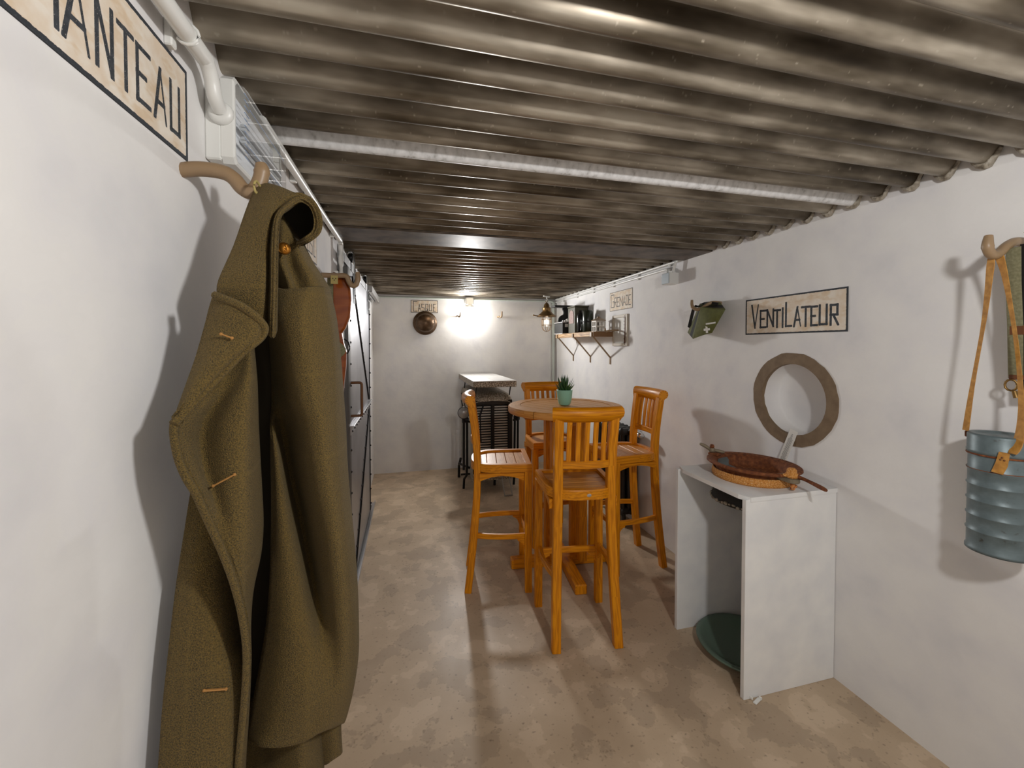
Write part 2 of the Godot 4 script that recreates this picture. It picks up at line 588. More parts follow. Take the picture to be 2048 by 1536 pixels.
# trowelled cement seen from above, 2.3 m wide and 6.2 m long, with worn lighter and darker patches
func floor_image() -> ImageTexture:
	var w := 760
	var h := 2046
	var im := Image.create(w, h, true, Image.FORMAT_RGB8)
	var a := noise(81, 0.012, 5)
	var b := noise(82, 0.011, 6)
	var c := noise(83, 0.05, 4)
	var d := noise(84, 0.16, 2)
	var base := c8(190, 168, 142)
	for y in h:
		for x in w:
			var n1 := a.get_noise_2d(x, y)
			var n2 := b.get_noise_2d(x + 400, y * 1.1)
			var n3 := c.get_noise_2d(x, y)
			var col := base.lerp(c8(200, 178, 152), clampf(0.5 + n1 * 1.2, 0, 1))
			var e := n2 + n3 * 0.10
			if e > 0.16: col = col.lerp(c8(152, 134, 114), clampf((e - 0.16) * 18.0, 0, 1) * 0.36)
			var rim := absf(e - 0.16)
			if rim < 0.03: col = col.lerp(c8(128, 112, 92), (1.0 - rim / 0.03) * clampf(0.3 + d.get_noise_2d(x, y) * 2.0, 0, 1) * 0.55)
			var f := n1 * 0.7 - n2 + n3 * 0.08
			if f > 0.34: col = col.lerp(c8(216, 194, 168), clampf((f - 0.34) * 18.0, 0, 1) * 0.55)
			col = col.lerp(c8(90, 78, 66), clampf((d.get_noise_2d(x * .8 + 70, y) - 0.55) * 2.0, 0, .5))
			im.set_pixel(x, y, col)
	im.generate_mipmaps()
	return ImageTexture.create_from_image(im)

# ---------------------------------------------------------------- the room
func slab(g: G, x0: float, x1: float, y0: float, y1: float, z0: float, z1: float) -> void:
	g.box(Vector3((x0 + x1) / 2, (y0 + y1) / 2, (z0 + z1) / 2), Vector3(absf(x1 - x0), absf(y1 - y0), absf(z1 - z0)), Basis.IDENTITY, 0.0)

func room() -> void:
	var g := G.new()
	var fx0 := XL - 0.06
	var p := []
	for i in 2:
		p.append([Vector3(fx0, 0, ZF - i * (ZF - ZB)), Vector3(fx0 + 2.3, 0, ZF - i * (ZF - ZB))])
	g.grid(p, 1, 1.0, 1.0)
	structure("floor", g, M.microcement)
	g = G.new()
	slab(g, XL - .6, XR + .4, -.2, -.004, ZB - .2, ZF + .2)
	structure("floor_base", g, M.mortar)
	# left wall, with the dark gap behind the head of the door
	g = G.new()
	slab(g, XL - .45, XL, 0, 2.15, ZF + .1, -2.42)
	slab(g, XL - .45, XL, 0, 1.845, -2.42, -2.9)
	slab(g, XL - .45, XL, 1.985, 2.15, -2.42, -2.9)
	slab(g, XL - .45, XL, 0, 2.15, -2.9, ZB)
	slab(g, XL - .55, XL - .45, 0, 2.15, -2.2, -3.1)
	structure("wall_left", g, M.plaster)
	g = G.new()
	slab(g, XL - .55, XR + .3, 0, 2.15, ZB, ZB - .1)
	structure("wall_back", g, M.plaster)
	g = G.new()
	slab(g, XL - .55, XR + .3, 0, 2.15, ZF, ZF + .1)
	structure("wall_front", g, M.plaster)
	# right wall with its round niche
	g = G.new()
	var nc := Vector3(XR, 1.169, -1.56)
	slab(g, XR, XR + .25, 0, 2.15, ZF + .1, nc.z + .2)
	slab(g, XR, XR + .25, 0, 2.15, nc.z - .2, ZB)
	slab(g, XR, XR + .25, 0, nc.y - .2, nc.z + .2, nc.z - .2)
	slab(g, XR, XR + .25, nc.y + .2, 2.15, nc.z + .2, nc.z - .2)
	var rn := 0.168
	var n := 48
	for k in n:
		var a0 := TAU * k / n
		var a1 := TAU * (k + 1) / n
		var sq := func(a: float) -> Vector3:
			var d := Vector2(cos(a), sin(a))
			var m := 0.2 / maxf(absf(d.x), absf(d.y))
			return nc + Vector3(0, d.y * m, d.x * m)
		var ci := func(a: float) -> Vector3: return nc + Vector3(0, sin(a), cos(a)) * rn
		g.quad(sq.call(a0), sq.call(a1), ci.call(a1), ci.call(a0))
	structure("wall_right", g, M.plaster)
	# lining of the niche: painted rim, reveal, back
	var t := thing("round_niche", "round wall niche with a brown painted rim above the white pedestal", "niche", nc)
	g = G.new()
	rng.seed = 5
	var jag := []
	for k in n: jag.append(rng.randf_range(-.0025, .0025))
	for k in n:
		var a0 := TAU * k / n
		var a1 := TAU * (k + 1) / n
		var P := func(a: float, r: float, x: float) -> Vector3: return nc + Vector3(x, sin(a) * r, cos(a) * r)
		var r0: float = .221 + jag[k]
		var r1: float = .221 + jag[(k + 1) % n]
		g.quad(P.call(a0, r0, -.003), P.call(a1, r1, -.003), P.call(a1, rn, -.003), P.call(a0, rn, -.003), Vector2.ZERO, Vector2.ZERO, Vector2.ZERO, Vector2.ZERO, 1)
		g.quad(P.call(a0, r0, .002), P.call(a1, r1, .002), P.call(a1, r1, -.003), P.call(a0, r0, -.003))
		g.quad(P.call(a0, rn, -.003), P.call(a1, rn, -.003), P.call(a1, rn - .001, .014 + jag[(k + 1) % n]), P.call(a0, rn - .001, .014 + jag[k]), Vector2.ZERO, Vector2.ZERO, Vector2.ZERO, Vector2.ZERO, 3)
	part("painted_rim", g, M.ring_paint, t)
	g = G.new()
	# a short blind duct: straight side, slightly dished end
	var BX := Basis(Vector3(0, 1, 0), Vector3(-1, 0, 0), Vector3(0, 0, 1))
	g.lathe([Vector2(.169, .118), Vector2(.172, .118), Vector2(.172, -.03), Vector2(0, -.03)], nc + Vector3(.125, 0, 0), 48, BX, true)
	g.lathe([Vector2(0, .0), Vector2(.12, .003), Vector2(.160, .012), Vector2(.1665, .03), Vector2(.168, .118)], nc + Vector3(.125, 0, 0), 48, BX)
	part("niche_back", g, M.plaster, t)
	# ceiling
	var c := struct_root("ceiling")
	g = G.new()
	slab(g, XL - .5, XR + .3, 2.1, 2.25, ZB - .1, ZF + .1)
	part("slab", g, M.mortar, c)
	corrugated(c, "corrugated_sheet", M.sheet_steel, ZF, -1.228, -1.287, .0985, 1.990, 0.0)
	corrugated(c, "overlap_sheet", M.zinc_strip, -1.228, -1.337, -1.287, .0985, 1.988, 0.0)
	corrugated(c, "corrugated_sheet", M.sheet_steel, -1.337, -2.075, -1.287, .0985, 1.990, .3)
	corrugated(c, "corrugated_sheet", M.sheet_steel, -2.37, ZB, -2.389, .108, 1.996, .1)
	g = G.new()
	g.box(Vector3((XL + XR) / 2, 1.992, -2.225), Vector3(XR - XL, .016, .27), Basis.IDENTITY, .004)
	g.box(Vector3((XL + XR) / 2, 2.05, -2.225), Vector3(XR - XL, .11, .02), Basis.IDENTITY, .002)
	part("beam", g, M.beam_steel, c)
	# mortar packed round the ends of the corrugations along the right wall
	rng.seed = 9
	for k in range(-9, 9):
		var z := -1.287 - k * .0985
		if z < -2.06: continue
		g = G.new()
		var path := []
		var sc := []
		for j in 9:
			var q := lerpf(-.040, .034, j / 8.0)
			path.append(Vector3(XR - .012 - rng.randf() * .006, 1.985 + wave(q / .0985), z + q))
			sc.append((.5 + .6 * sin(PI * j / 8.0)) * rng.randf_range(.8, 1.15))
		g.tube(path, .011, 7, sc, Vector3.RIGHT)
		part("mortar_plug", g, M.mortar, c)

func wave(t: float) -> float:
	return DEPTH * pow(.5 - .5 * cos(TAU * t), 1.25)

func corrugated(root: Node3D, called: String, m: Material, z0: float, z1: float, phase: float, pitch: float, y: float, v0: float) -> void:
	var g := G.new()
	var nz := int(ceil(absf(z1 - z0) / pitch * 16))
	var rows := []
	for i in nz + 1:
		var z := lerpf(z0, z1, float(i) / nz)
		var h := y + wave((z - phase) / pitch)
		rows.append([Vector3(XR + .02, h, z), Vector3(lerpf(XL, XR, .5), h, z), Vector3(XL - .02, h, z)])
	g.grid(rows, 1, 1.0, absf(z1 - z0) / 2.2, 0.0, v0)
	part(called, g, m, root)

func lights() -> void:
	# bulkhead lamp on the back wall, and its twin on the ceiling behind the camera
	var t := thing("bulkhead_lamp", "lit white bulkhead lamp with a glass globe high on the back wall", "lamp", Vector3(.683, 1.70, ZB), "white bulkhead lamps")
	var g := G.new()
	g.box(Vector3(.683, 1.935, ZB + .055), Vector3(.086, .085, .105), Basis.IDENTITY, .008)
	g.lathe([Vector2(0, .0), Vector2(.05, 0), Vector2(.05, -.025), Vector2(0, -.025)], Vector3(.683, 1.895, ZB + .062), 20, Basis.IDENTITY, true)
	part("housing", g, M.plastic_white, t)
	globe(t, Vector3(.683, 1.872, ZB + .062))
	omni("lamp_light", Vector3(.683, 1.78, ZB + .085), 0.22, .05)
	var l := AreaLight3D.new()   # the face of the globe, which its back plate turns into the room
	l.name = "lamp_face_light"
	add_child(l, true)
	l.position = Vector3(.683, 1.785, ZB + .125)
	l.rotation.y = PI
	l.area_size = Vector2(.10, .17)
	l.light_energy = 2.5
	l.light_color = LAMP
	l.area_range = 12.0
	l.area_attenuation = 2.0
	l.shadow_enabled = true
	var s := thing("bulkhead_lamp", "lit white bulkhead lamp under the ceiling on the camera side of the room", "lamp", Vector3(NEAR.x, 1.75, NEAR.z), "white bulkhead lamps")
	g = G.new()
	g.box(Vector3(NEAR.x, 1.985, NEAR.z), Vector3(.09, .05, .09), Basis.IDENTITY, .008)
	g.tube([Vector3(NEAR.x, 1.97, NEAR.z), Vector3(NEAR.x, NEAR.y + .08, NEAR.z)], .012, 10)
	g.lathe([Vector2(0, 0), Vector2(.05, 0), Vector2(.05, -.02), Vector2(0, -.02)], Vector3(NEAR.x, NEAR.y + .10, NEAR.z), 20, Basis.IDENTITY, true)
	part("housing", g, M.plastic_white, s)
	globe(s, NEAR + Vector3(0, .085, 0))
	omni("lamp_light", NEAR, 0.95, .05)

func globe(root: Node3D, top: Vector3) -> void:
	var g := G.new()
	var prof := [Vector2(0, 0), Vector2(.046, 0), Vector2(.052, -.01), Vector2(.053, -.12)]
	for k in 8: prof.append(Vector2(.053 * cos(PI / 2 * (k + 1) / 8.0), -.12 - .05 * sin(PI / 2 * (k + 1) / 8.0)))
	prof.reverse()
	g.lathe(prof, top, 24)
	part("lamp_globe", g, M.lamp_glow, root)

func omni(called: String, at: Vector3, e: float, r: float) -> void:
	var l := OmniLight3D.new()
	l.name = called
	add_child(l, true)
	l.position = at
	l.light_energy = e
	l.light_color = LAMP
	l.light_size = r
	l.omni_range = 12.0
	l.omni_attenuation = 2.0
	l.shadow_enabled = true

# ---------------------------------------------------------------- painted signs
const GLYPH := {
	"A": [[0, 0, .5, 1], [.5, 1, 1, 0], [.2, .33, .8, .33]],
	"C": [[1, 1, 0, 1], [0, 1, 0, 0], [0, 0, 1, 0]],
	"D": [[0, 0, 0, 1], [0, 1, .7, 1], [.7, 1, 1, .7], [1, .7, 1, .25], [1, .25, .7, 0], [.7, 0, 0, 0]],
	"E": [[1, 1, 0, 1], [0, 1, 0, 0], [0, 0, 1, 0], [0, .5, .65, .5]],
	"F": [[1, 1, 0, 1], [0, 1, 0, 0], [0, .5, .7, .5]],
	"G": [[1, .85, 1, 1], [1, 1, 0, 1], [0, 1, 0, 0], [0, 0, 1, 0], [1, 0, 1, .45], [1, .45, .6, .45]],
	"I": [[.5, 0, .5, .78], [.5, .95, .5, 1.06]],
	"i": [[.5, 0, .5, .88], [.5, 1.02, .5, 1.1]],
	"L": [[0, 1, 0, 0], [0, 0, 1, 0]],
	"M": [[0, 0, 0, 1], [0, 1, .5, .35], [.5, .35, 1, 1], [1, 1, 1, 0]],
	"N": [[0, 0, 0, 1], [0, 1, 1, 0], [1, 0, 1, 1]],
	"Q": [[0, 0, 0, 1], [0, 1, 1, 1], [1, 1, 1, 0], [1, 0, 0, 0], [.6, .3, 1.15, -.12]],
	"R": [[0, 0, 0, 1], [0, 1, .9, 1], [.9, 1, .9, .5], [.9, .5, 0, .5], [.35, .5, 1, 0]],
	"S": [[1, 1, 0, 1], [0, 1, 0, .55], [0, .55, 1, .45], [1, .45, 1, 0], [1, 0, 0, 0]],
	"T": [[0, 1, 1, 1], [.5, 1, .5, 0]],
	"U": [[0, 1, 0, 0], [0, 0, 1, 0], [1, 0, 1, 1]],
	"V": [[0, 1, .5, 0], [.5, 0, 1, 1]],
}

# letters: [glyph, left, right, bottom, top] in metres from the sign's lower left corner
func sign_board(at: Vector3, right: Vector3, w: float, h: float, letters: Array, stroke: float, border: float, ppm: float, label: String, sd: int, ink := Color8(46, 50, 56)) -> void:
	var iw := int(w * ppm)
	var ih := int(h * ppm)
	var im := Image.create(iw, ih, true, Image.FORMAT_RGB8)
	var a := noise(sd, 3.0 / ih, 4)
	var b := noise(sd + 1, 0.11, 3)
	for y in ih:
		for x in iw:
			var col := c8(226, 208, 186).lerp(c8(236, 226, 212), clampf(.5 + a.get_noise_2d(x, y) * 1.3, 0, 1))
			col = col.lerp(c8(205, 170, 126), clampf((a.get_noise_2d(x * .7 + 300, y * 1.5) - .12) * 1.2, 0, .3))
			var e := mini(mini(x, iw - 1 - x), mini(y, ih - 1 - y))
			var bw := border * ppm * (1.0 + .15 * b.get_noise_2d(x * .3, y * .3))
			if e < bw: col = ink.lerp(c8(92, 96, 102), clampf(b.get_noise_2d(x, y) * .7, 0, 1))
			im.set_pixel(x, y, col)
	for L in letters:
		for s in GLYPH[L[0]]:
			var p0 := Vector2(lerpf(L[1], L[2], s[0]), lerpf(L[3], L[4], s[1])) * ppm
			var p1 := Vector2(lerpf(L[1], L[2], s[2]), lerpf(L[3], L[4], s[3])) * ppm
			var r := stroke * .5 * ppm
			if L[0] in ["A", "V", "N", "M"] and s[1] < s[3] == (L[0] != "V") and absf(s[0] - s[2]) > .3: pass
			if L[0] == "A" and s[0] == .5: r *= .6
			if L[0] == "V" and s[0] == .5: r *= .7
			for y in range(maxi(0, int(minf(p0.y, p1.y) - r - 1)), mini(ih, int(maxf(p0.y, p1.y) + r + 2))):
				for x in range(maxi(0, int(minf(p0.x, p1.x) - r - 1)), mini(iw, int(maxf(p0.x, p1.x) + r + 2))):
					var q := Vector2(x + .5, y + .5)
					var dir := (p1 - p0).normalized()
					var al := clampf((q - p0).dot(dir), -r * .5, (p1 - p0).length() + r * .5)
					var d := (q - p0 - dir * al).length()
					var nn := b.get_noise_2d(x, y)
					var cov := clampf(r - d + .5 + nn * .8, 0, 1)
					if cov > 0.0:
						if nn > .52: cov *= .35
						var yy := ih - 1 - y
						im.set_pixel(x, yy, im.get_pixel(x, yy).lerp(ink.lerp(c8(84, 88, 94), clampf(.35 + a.get_noise_2d(x * 3, y * 3), 0, 1) * .5), cov))
	im.generate_mipmaps()
	var m := mat("sign_paint_%d" % sd, Color.WHITE, .75)
	m.albedo_texture = ImageTexture.create_from_image(im)
	m.texture_repeat = false
	var up := Vector3.UP
	var nrm := right.cross(up)
	var g := G.new()
	var o := at + nrm * .002
	g.quad(o, o + right * w, o + right * w + up * h, o + up * h, Vector2(0, 1), Vector2(1, 1), Vector2(1, 0), Vector2(0, 0))
	var e := [at, at + right * w, at + right * w + up * h, at + up * h]
	var f := [o, o + right * w, o + right * w + up * h, o + up * h]
	for k in 4:
		var j := (k + 1) % 4
		g.quad(e[k], e[j], f[j], f[k], Vector2(0.001, 0.001), Vector2(0.001, 0.001), Vector2(0.001, 0.001), Vector2(0.001, 0.001))
	tag(part("painted_sign", g, m), label, "sign", "painted word signs on the walls")

func signs() -> void:
	# right wall: z runs towards the viewer's right; local x = z - z0
	var R := Vector3(0, 0, 1)
	var V := []
	for q in [["V", -1.797, -1.757, 1.518, 1.634], ["E", -1.742, -1.711, 1.518, 1.602], ["N", -1.701, -1.666, 1.521, 1.603], ["T", -1.660, -1.628, 1.516, 1.598], ["i", -1.620, -1.606, 1.515, 1.596], ["L", -1.595, -1.567, 1.517, 1.628], ["A", -1.552, -1.519, 1.515, 1.602], ["T", -1.512, -1.476, 1.514, 1.600], ["E", -1.467, -1.441, 1.515, 1.598], ["U", -1.428, -1.397, 1.517, 1.600], ["R", -1.379, -1.348, 1.514, 1.597]]:
		V.append([q[0], q[1] + 1.838, q[2] + 1.838, q[3] - 1.482, q[4] - 1.482])
	sign_board(Vector3(XR, 1.482, -1.838), R, .53, .186, V, .0100, .007, 1900, "cream VENTILATEUR sign with a black border above the round niche", 201)
	V = []
	for q in [["G", -3.348, -3.30, 1.765, 1.874], ["R", -3.290, -3.256, 1.767, 1.844], ["E", -3.244, -3.206, 1.766, 1.842], ["N", -3.196, -3.150, 1.765, 1.842], ["A", -3.142, -3.104, 1.766, 1.842], ["D", -3.092, -3.062, 1.766, 1.844], ["E", -3.050, -3.020, 1.763, 1.842]]:
		V.append([q[0], q[1] + 3.377, q[2] + 3.377, q[3] - 1.732, q[4] - 1.732])
	sign_board(Vector3(XR, 1.732, -3.377), R, .384, .165, V, .0075, .004, 1300, "small cream GRENADE sign over the wooden wall shelf", 203, Color8(112, 104, 96))
	# back wall: x to the right
	V = []
	for q in [["C", .058, .096, 1.819, 1.929], ["A", .111, .136, 1.819, 1.898], ["S", .148, .176, 1.823, 1.898], ["Q", .193, .218, 1.825, 1.899], ["U", .234, .258, 1.825, 1.9], ["E", .277, .301, 1.822, 1.899]]:
		V.append([q[0], q[1] - .029, q[2] - .029, q[3] - 1.803, q[4] - 1.803])
	sign_board(Vector3(.029, 1.803, ZB), Vector3.RIGHT, .3, .141, V, .0065, .005, 1500, "cream CASQUE sign half behind the hanging steel helmet", 205, Color8(58, 52, 48))
	# left wall: reading direction runs away from the camera, -z; local x = -.32 - z
	V = []
	for q in [["M", -.495, -.567, 1.772, 1.853], ["A", -.577, -.614, 1.771, 1.853], ["N", -.628, -.655, 1.772, 1.855], ["T", -.668, -.696, 1.773, 1.852], ["E", -.707, -.735, 1.775, 1.851], ["A", -.748, -.778, 1.773, 1.851], ["U", -.792, -.817, 1.775, 1.852]]:
		V.append([q[0], -.455 - q[1], -.455 - q[2], q[3] - 1.744, q[4] - 1.744])
	sign_board(Vector3(XL, 1.744, -.455), Vector3(0, 0, -1), .389, .155, V, .0075, .006, 2600, "cream MANTEAU sign on the left wall above the coat hook", 207)
	V = []
	for q in [["F", -1.645, -1.70, 1.79, 1.86], ["U", -1.725, -1.765, 1.79, 1.86], ["S", -1.778, -1.805, 1.79, 1.86], ["I", -1.815, -1.83, 1.79, 1.86], ["L", -1.838, -1.862, 1.79, 1.86]]:
		V.append([q[0], -1.60 - q[1], -1.60 - q[2], q[3] - 1.762, q[4] - 1.762])
	sign_board(Vector3(XL, 1.762, -1.60), Vector3(0, 0, -1), .292, .14, V, .006, .004, 1300, "cream FUSIL sign on the left wall behind the coat collar", 209, Color8(70, 68, 70))

# ---------------------------------------------------------------- stools and table
# local: the sitter faces -z
func make_stool(label: String) -> Node3D:
	var t := thing("bar_stool", label, "bar stool", Vector3.ZERO, "")
	rng.seed = 77
	var R := func() -> Vector2: return Vector2(rng.randf() * 3.0, rng.randf() * 3.0)
	var sq := func(w: float, d: float) -> Array: return [Vector2(-w, -d), Vector2(w, -d), Vector2(w, d), Vector2(-w, d)]
	var sec := func(w: float, d: float, b: float) -> Array:
		return [Vector2(-w + b, -d), Vector2(w - b, -d), Vector2(w, -d + b), Vector2(w, d - b), Vector2(w - b, d), Vector2(-w + b, d), Vector2(-w, d - b), Vector2(-w, -d + b)]
	for s in [-1.0, 1.0]:
		# rear post: splayed foot, upright at the seat, leaning back above
		var g := G.new()
		var path := spline([Vector3(.150 * s, 0, .197), Vector3(.142 * s, .25, .168), Vector3(.134 * s, .50, .147), Vector3(.130 * s, .72, .142), Vector3(.130 * s, .90, .152), Vector3(.134 * s, 1.088, .178)], 5)
		g.sweep(path, sec.call(.021, .020, .004), Vector3.BACK, true, [], -1, true, R.call())
		part("rear_leg", g, M.teak, t, true)
		g = G.new()
		g.sweep([Vector3(.170 * s, 0, -.152), Vector3(.168 * s, .70, -.150)], sec.call(.020, .020, .004), Vector3.BACK, true, [], -1, true, R.call())
		part("front_leg", g, M.teak, t, true)
	# top rail, bowed backwards, with a scrolled top edge that overhangs the posts behind
	var g := G.new()
	var path := []
	for k in 13:
		var x := lerpf(-.160, .160, k / 12.0)
		path.append(Vector3(x, 1.105, .172 + .026 * (1 - pow(x / .160, 2))))
	var prof := [Vector2(-.016, -.036), Vector2(.008, -.036), Vector2(.020, -.022), Vector2(.034, -.012), Vector2(.041, .006), Vector2(.037, .024), Vector2(.022, .034), Vector2(.002, .034), Vector2(-.012, .024), Vector2(-.018, .006)]
	var prof2 := []
	for q in prof: prof2.append(Vector2(q.x, q.y))
	g.sweep(path, prof2, Vector3.UP, true, [], 1, true, R.call())
	part("top_rail", g, M.teak, t, true)
	# lower back rail and five slats
	g = G.new()
	path = []
	for k in 9:
		var x := lerpf(-.118, .118, k / 8.0)
		path.append(Vector3(x, .862, .150 + .022 * (1 - pow(x / .13, 2))))
	g.sweep(path, sec.call(.011, .018, .003), Vector3.UP, true, [], -1, true, R.call())
	part("lower_rail", g, M.teak, t, true)
	for k in 5:
		g = G.new()
		var x := lerpf(-.084, .084, k / 4.0)
		var z0 := .150 + .022 * (1 - pow(x / .13, 2))
		var z1 := .172 + .024 * (1 - pow(x / .16, 2))
		g.sweep(spline([Vector3(x, .872, z0), Vector3(x, .98, (z0 + z1) / 2 - .004), Vector3(x, 1.078, z1)], 3), sec.call(.0115, .006, .002), Vector3.BACK, true, [], -1, true, R.call())
		part("back_slat", g, M.teak, t, true)
	# seat: rim with a rounded rear, five boards set in it across the seat
	var outer := [Vector2(-.186, .172), Vector2(.186, .172)]
	outer.append_array(spline([Vector2(.182, .0), Vector2(.172, -.09), Vector2(.130, -.150), Vector2(.06, -.178), Vector2(-.06, -.178), Vector2(-.130, -.150), Vector2(-.172, -.09), Vector2(-.182, .0)], 4))
	var innr := []
	var cen := Vector2(0, .0)
	for q in outer:
		var d: Vector2 = q - cen
		innr.append(cen + Vector2(d.x * .835, d.y * .815 + .0))
	g = G.new()
	var n := outer.size()
	var up := func(q: Vector2, y: float) -> Vector3: return Vector3(q.x, y, -q.y)
	for k in n:
		var j := (k + 1) % n
		var a: Vector2 = outer[k]
		var b: Vector2 = outer[j]
		var c: Vector2 = innr[j]
		var d: Vector2 = innr[k]
		var ia: Vector2 = a.lerp(d, .1)
		var ib: Vector2 = b.lerp(c, .1)
		var uv := [Vector2(k * .09, 0), Vector2(k * .09 + .09, 0), Vector2(k * .09 + .09, .05), Vector2(k * .09, .05)]
		g.quad(up.call(a, .697), up.call(b, .697), up.call(b, .738), up.call(a, .738), uv[0], uv[1], uv[2], uv[3], 1 if k > 1 and k < n - 1 else -1)
		g.quad(up.call(a, .738), up.call(b, .738), up.call(ib, .744), up.call(ia, .744), uv[0], uv[1], uv[2], uv[3])
		g.quad(up.call(ia, .744), up.call(ib, .744), up.call(c, .744), up.call(d, .744), uv[0], uv[1], uv[2], uv[3])
		g.quad(up.call(d, .744), up.call(c, .744), up.call(c, .70), up.call(d, .70), uv[0], uv[1], uv[2], uv[3])
		g.quad(up.call(d, .697), up.call(c, .697), up.call(b, .697), up.call(a, .697), uv[0], uv[1], uv[2], uv[3])
	part("seat_rim", g, M.teak, t, true)
	var zs := [-.146, -.088, -.030, .028, .086, .150]
	for k in 5:
		g = G.new()
		var z: float = (zs[k] + zs[k + 1]) / 2
		var half := .150
		for q in innr:
			pass
		if k == 4: half = .118
		elif k == 3: half = .146
		g.box(Vector3(0, .7225, z), Vector3(half * 2, .018, zs[k + 1] - zs[k] - .003), Basis.IDENTITY, .0015, R.call())
		part("seat_board", g, M.teak_light, t, true)
	# arched aprons under the seat
	for s in [-1.0, 1.0]:
		g = G.new()
		var poly := [Vector2(-.135, .690), Vector2(.130, .690)]
		for k in 9:
			var q := lerpf(.130, -.135, k / 8.0)
			poly.append(Vector2(q, .640 + .034 * (1 - pow(q / .14, 2))))
		g.extrude(poly, .02, Vector3(.158 * s, 0, 0), Basis(Vector3(0, 0, 1), Vector3(0, 1, 0), Vector3(-1, 0, 0)), 0.0, R.call())
		part("side_apron", g, M.teak, t, true)
	g = G.new()
	var fp := [Vector2(-.15, .690), Vector2(.15, .690)]
	for k in 9:
		var q := lerpf(.15, -.15, k / 8.0)
		fp.append(Vector2(q, .640 + .034 * (1 - pow(q / .15, 2))))
	g.extrude(fp, .02, Vector3(0, 0, -.150), Basis.IDENTITY, 0.0, R.call())
	part("front_apron", g, M.teak, t, true)
	# foot rail and side stretchers with corner brackets
	g = G.new()
	g.box(Vector3(0, .300, -.150), Vector3(.302, .030, .022), Basis.IDENTITY, .003, R.call())
	part("foot_rail", g, M.teak, t, true)
	for s in [-1.0, 1.0]:
		g = G.new()
		var sp := []
		for k in 9:
			var f := k / 8.0
			sp.append(Vector3((lerpf(.164, .140, f) + .014 * sin(PI * f)) * s, .322, lerpf(-.134, .148, f)))
		g.sweep(sp, sec.call(.010, .015, .003), Vector3.UP, true, [], -1, true, R.call())
		part("side_stretcher", g, M.teak, t, true)
		for e in [0, 1]:
			g = G.new()
			var br := [Vector2(0, 0), Vector2(.045, 0)]
			br.append_array(arc(Vector2(.05, -.055), .045, PI / 2 + .2, PI - .15, 5))
			br.append(Vector2(0, -.06))
			if e == 0: g.extrude(br, .016, Vector3(-.150 * s, .286, -.150), Basis(Vector3(s, 0, 0), Vector3.UP, Vector3(0, 0, s)), 0.0, R.call())
			else: g.extrude(br, .016, Vector3(.167 * s, .308, -.132), Basis(Vector3(0, 0, 1), Vector3.UP, Vector3(-1, 0, 0)), 0.0, R.call())
			part("corner_bracket", g, M.teak, t, true)
	# oval maker's plate on the rear of the seat
	g = G.new()
	g.lathe([Vector2(.0, .004), Vector2(.006, .004), Vector2(.011, .003), Vector2(.0125, .0), Vector2(0, 0)], Vector3(.01, .719, .1775), 20, Basis(Vector3(1, 0, 0), Vector3(0, 0, 1), Vector3(0, -1, 0)), false, 1.45, 1.0)
	part("oval_plate", g, M.aluminium, t, true).set_meta("label", "small oval metal plate")
	return t

func dup(root: Node3D, label: String) -> Node3D:
	var r: Node3D = root.duplicate()
	r.name = numbered(root.name)
	add_child(r, true)
	r.set_meta("label", label)
	return r

func furniture() -> void:
	var a := make_stool("teak bar stool nearest the camera with its slatted back turned to the viewer")
	a.position = Vector3(.833, 0, -1.952)
	a.rotation.y = -.13
	a.set_meta("group", "teak bar stools round the high table")
	var b := dup(a, "teak bar stool on the left of the round table with its seat side-on")
	b.position = Vector3(.547, 0, -2.457)
	b.rotation.y = -1.737
	var c := dup(a, "teak bar stool between the round table and the right wall")
	c.position = Vector3(1.39, 0, -2.455)
	c.rotation.y = PI / 2
	var d := dup(a, "teak bar stool behind the round table, mostly hidden by it")
	d.position = Vector3(1.03, 0, -2.90)
	d.rotation.y = PI
	table(Vector3(.985, 0, -2.5))
	pot(Vector3(.983, 1.041, -2.50))

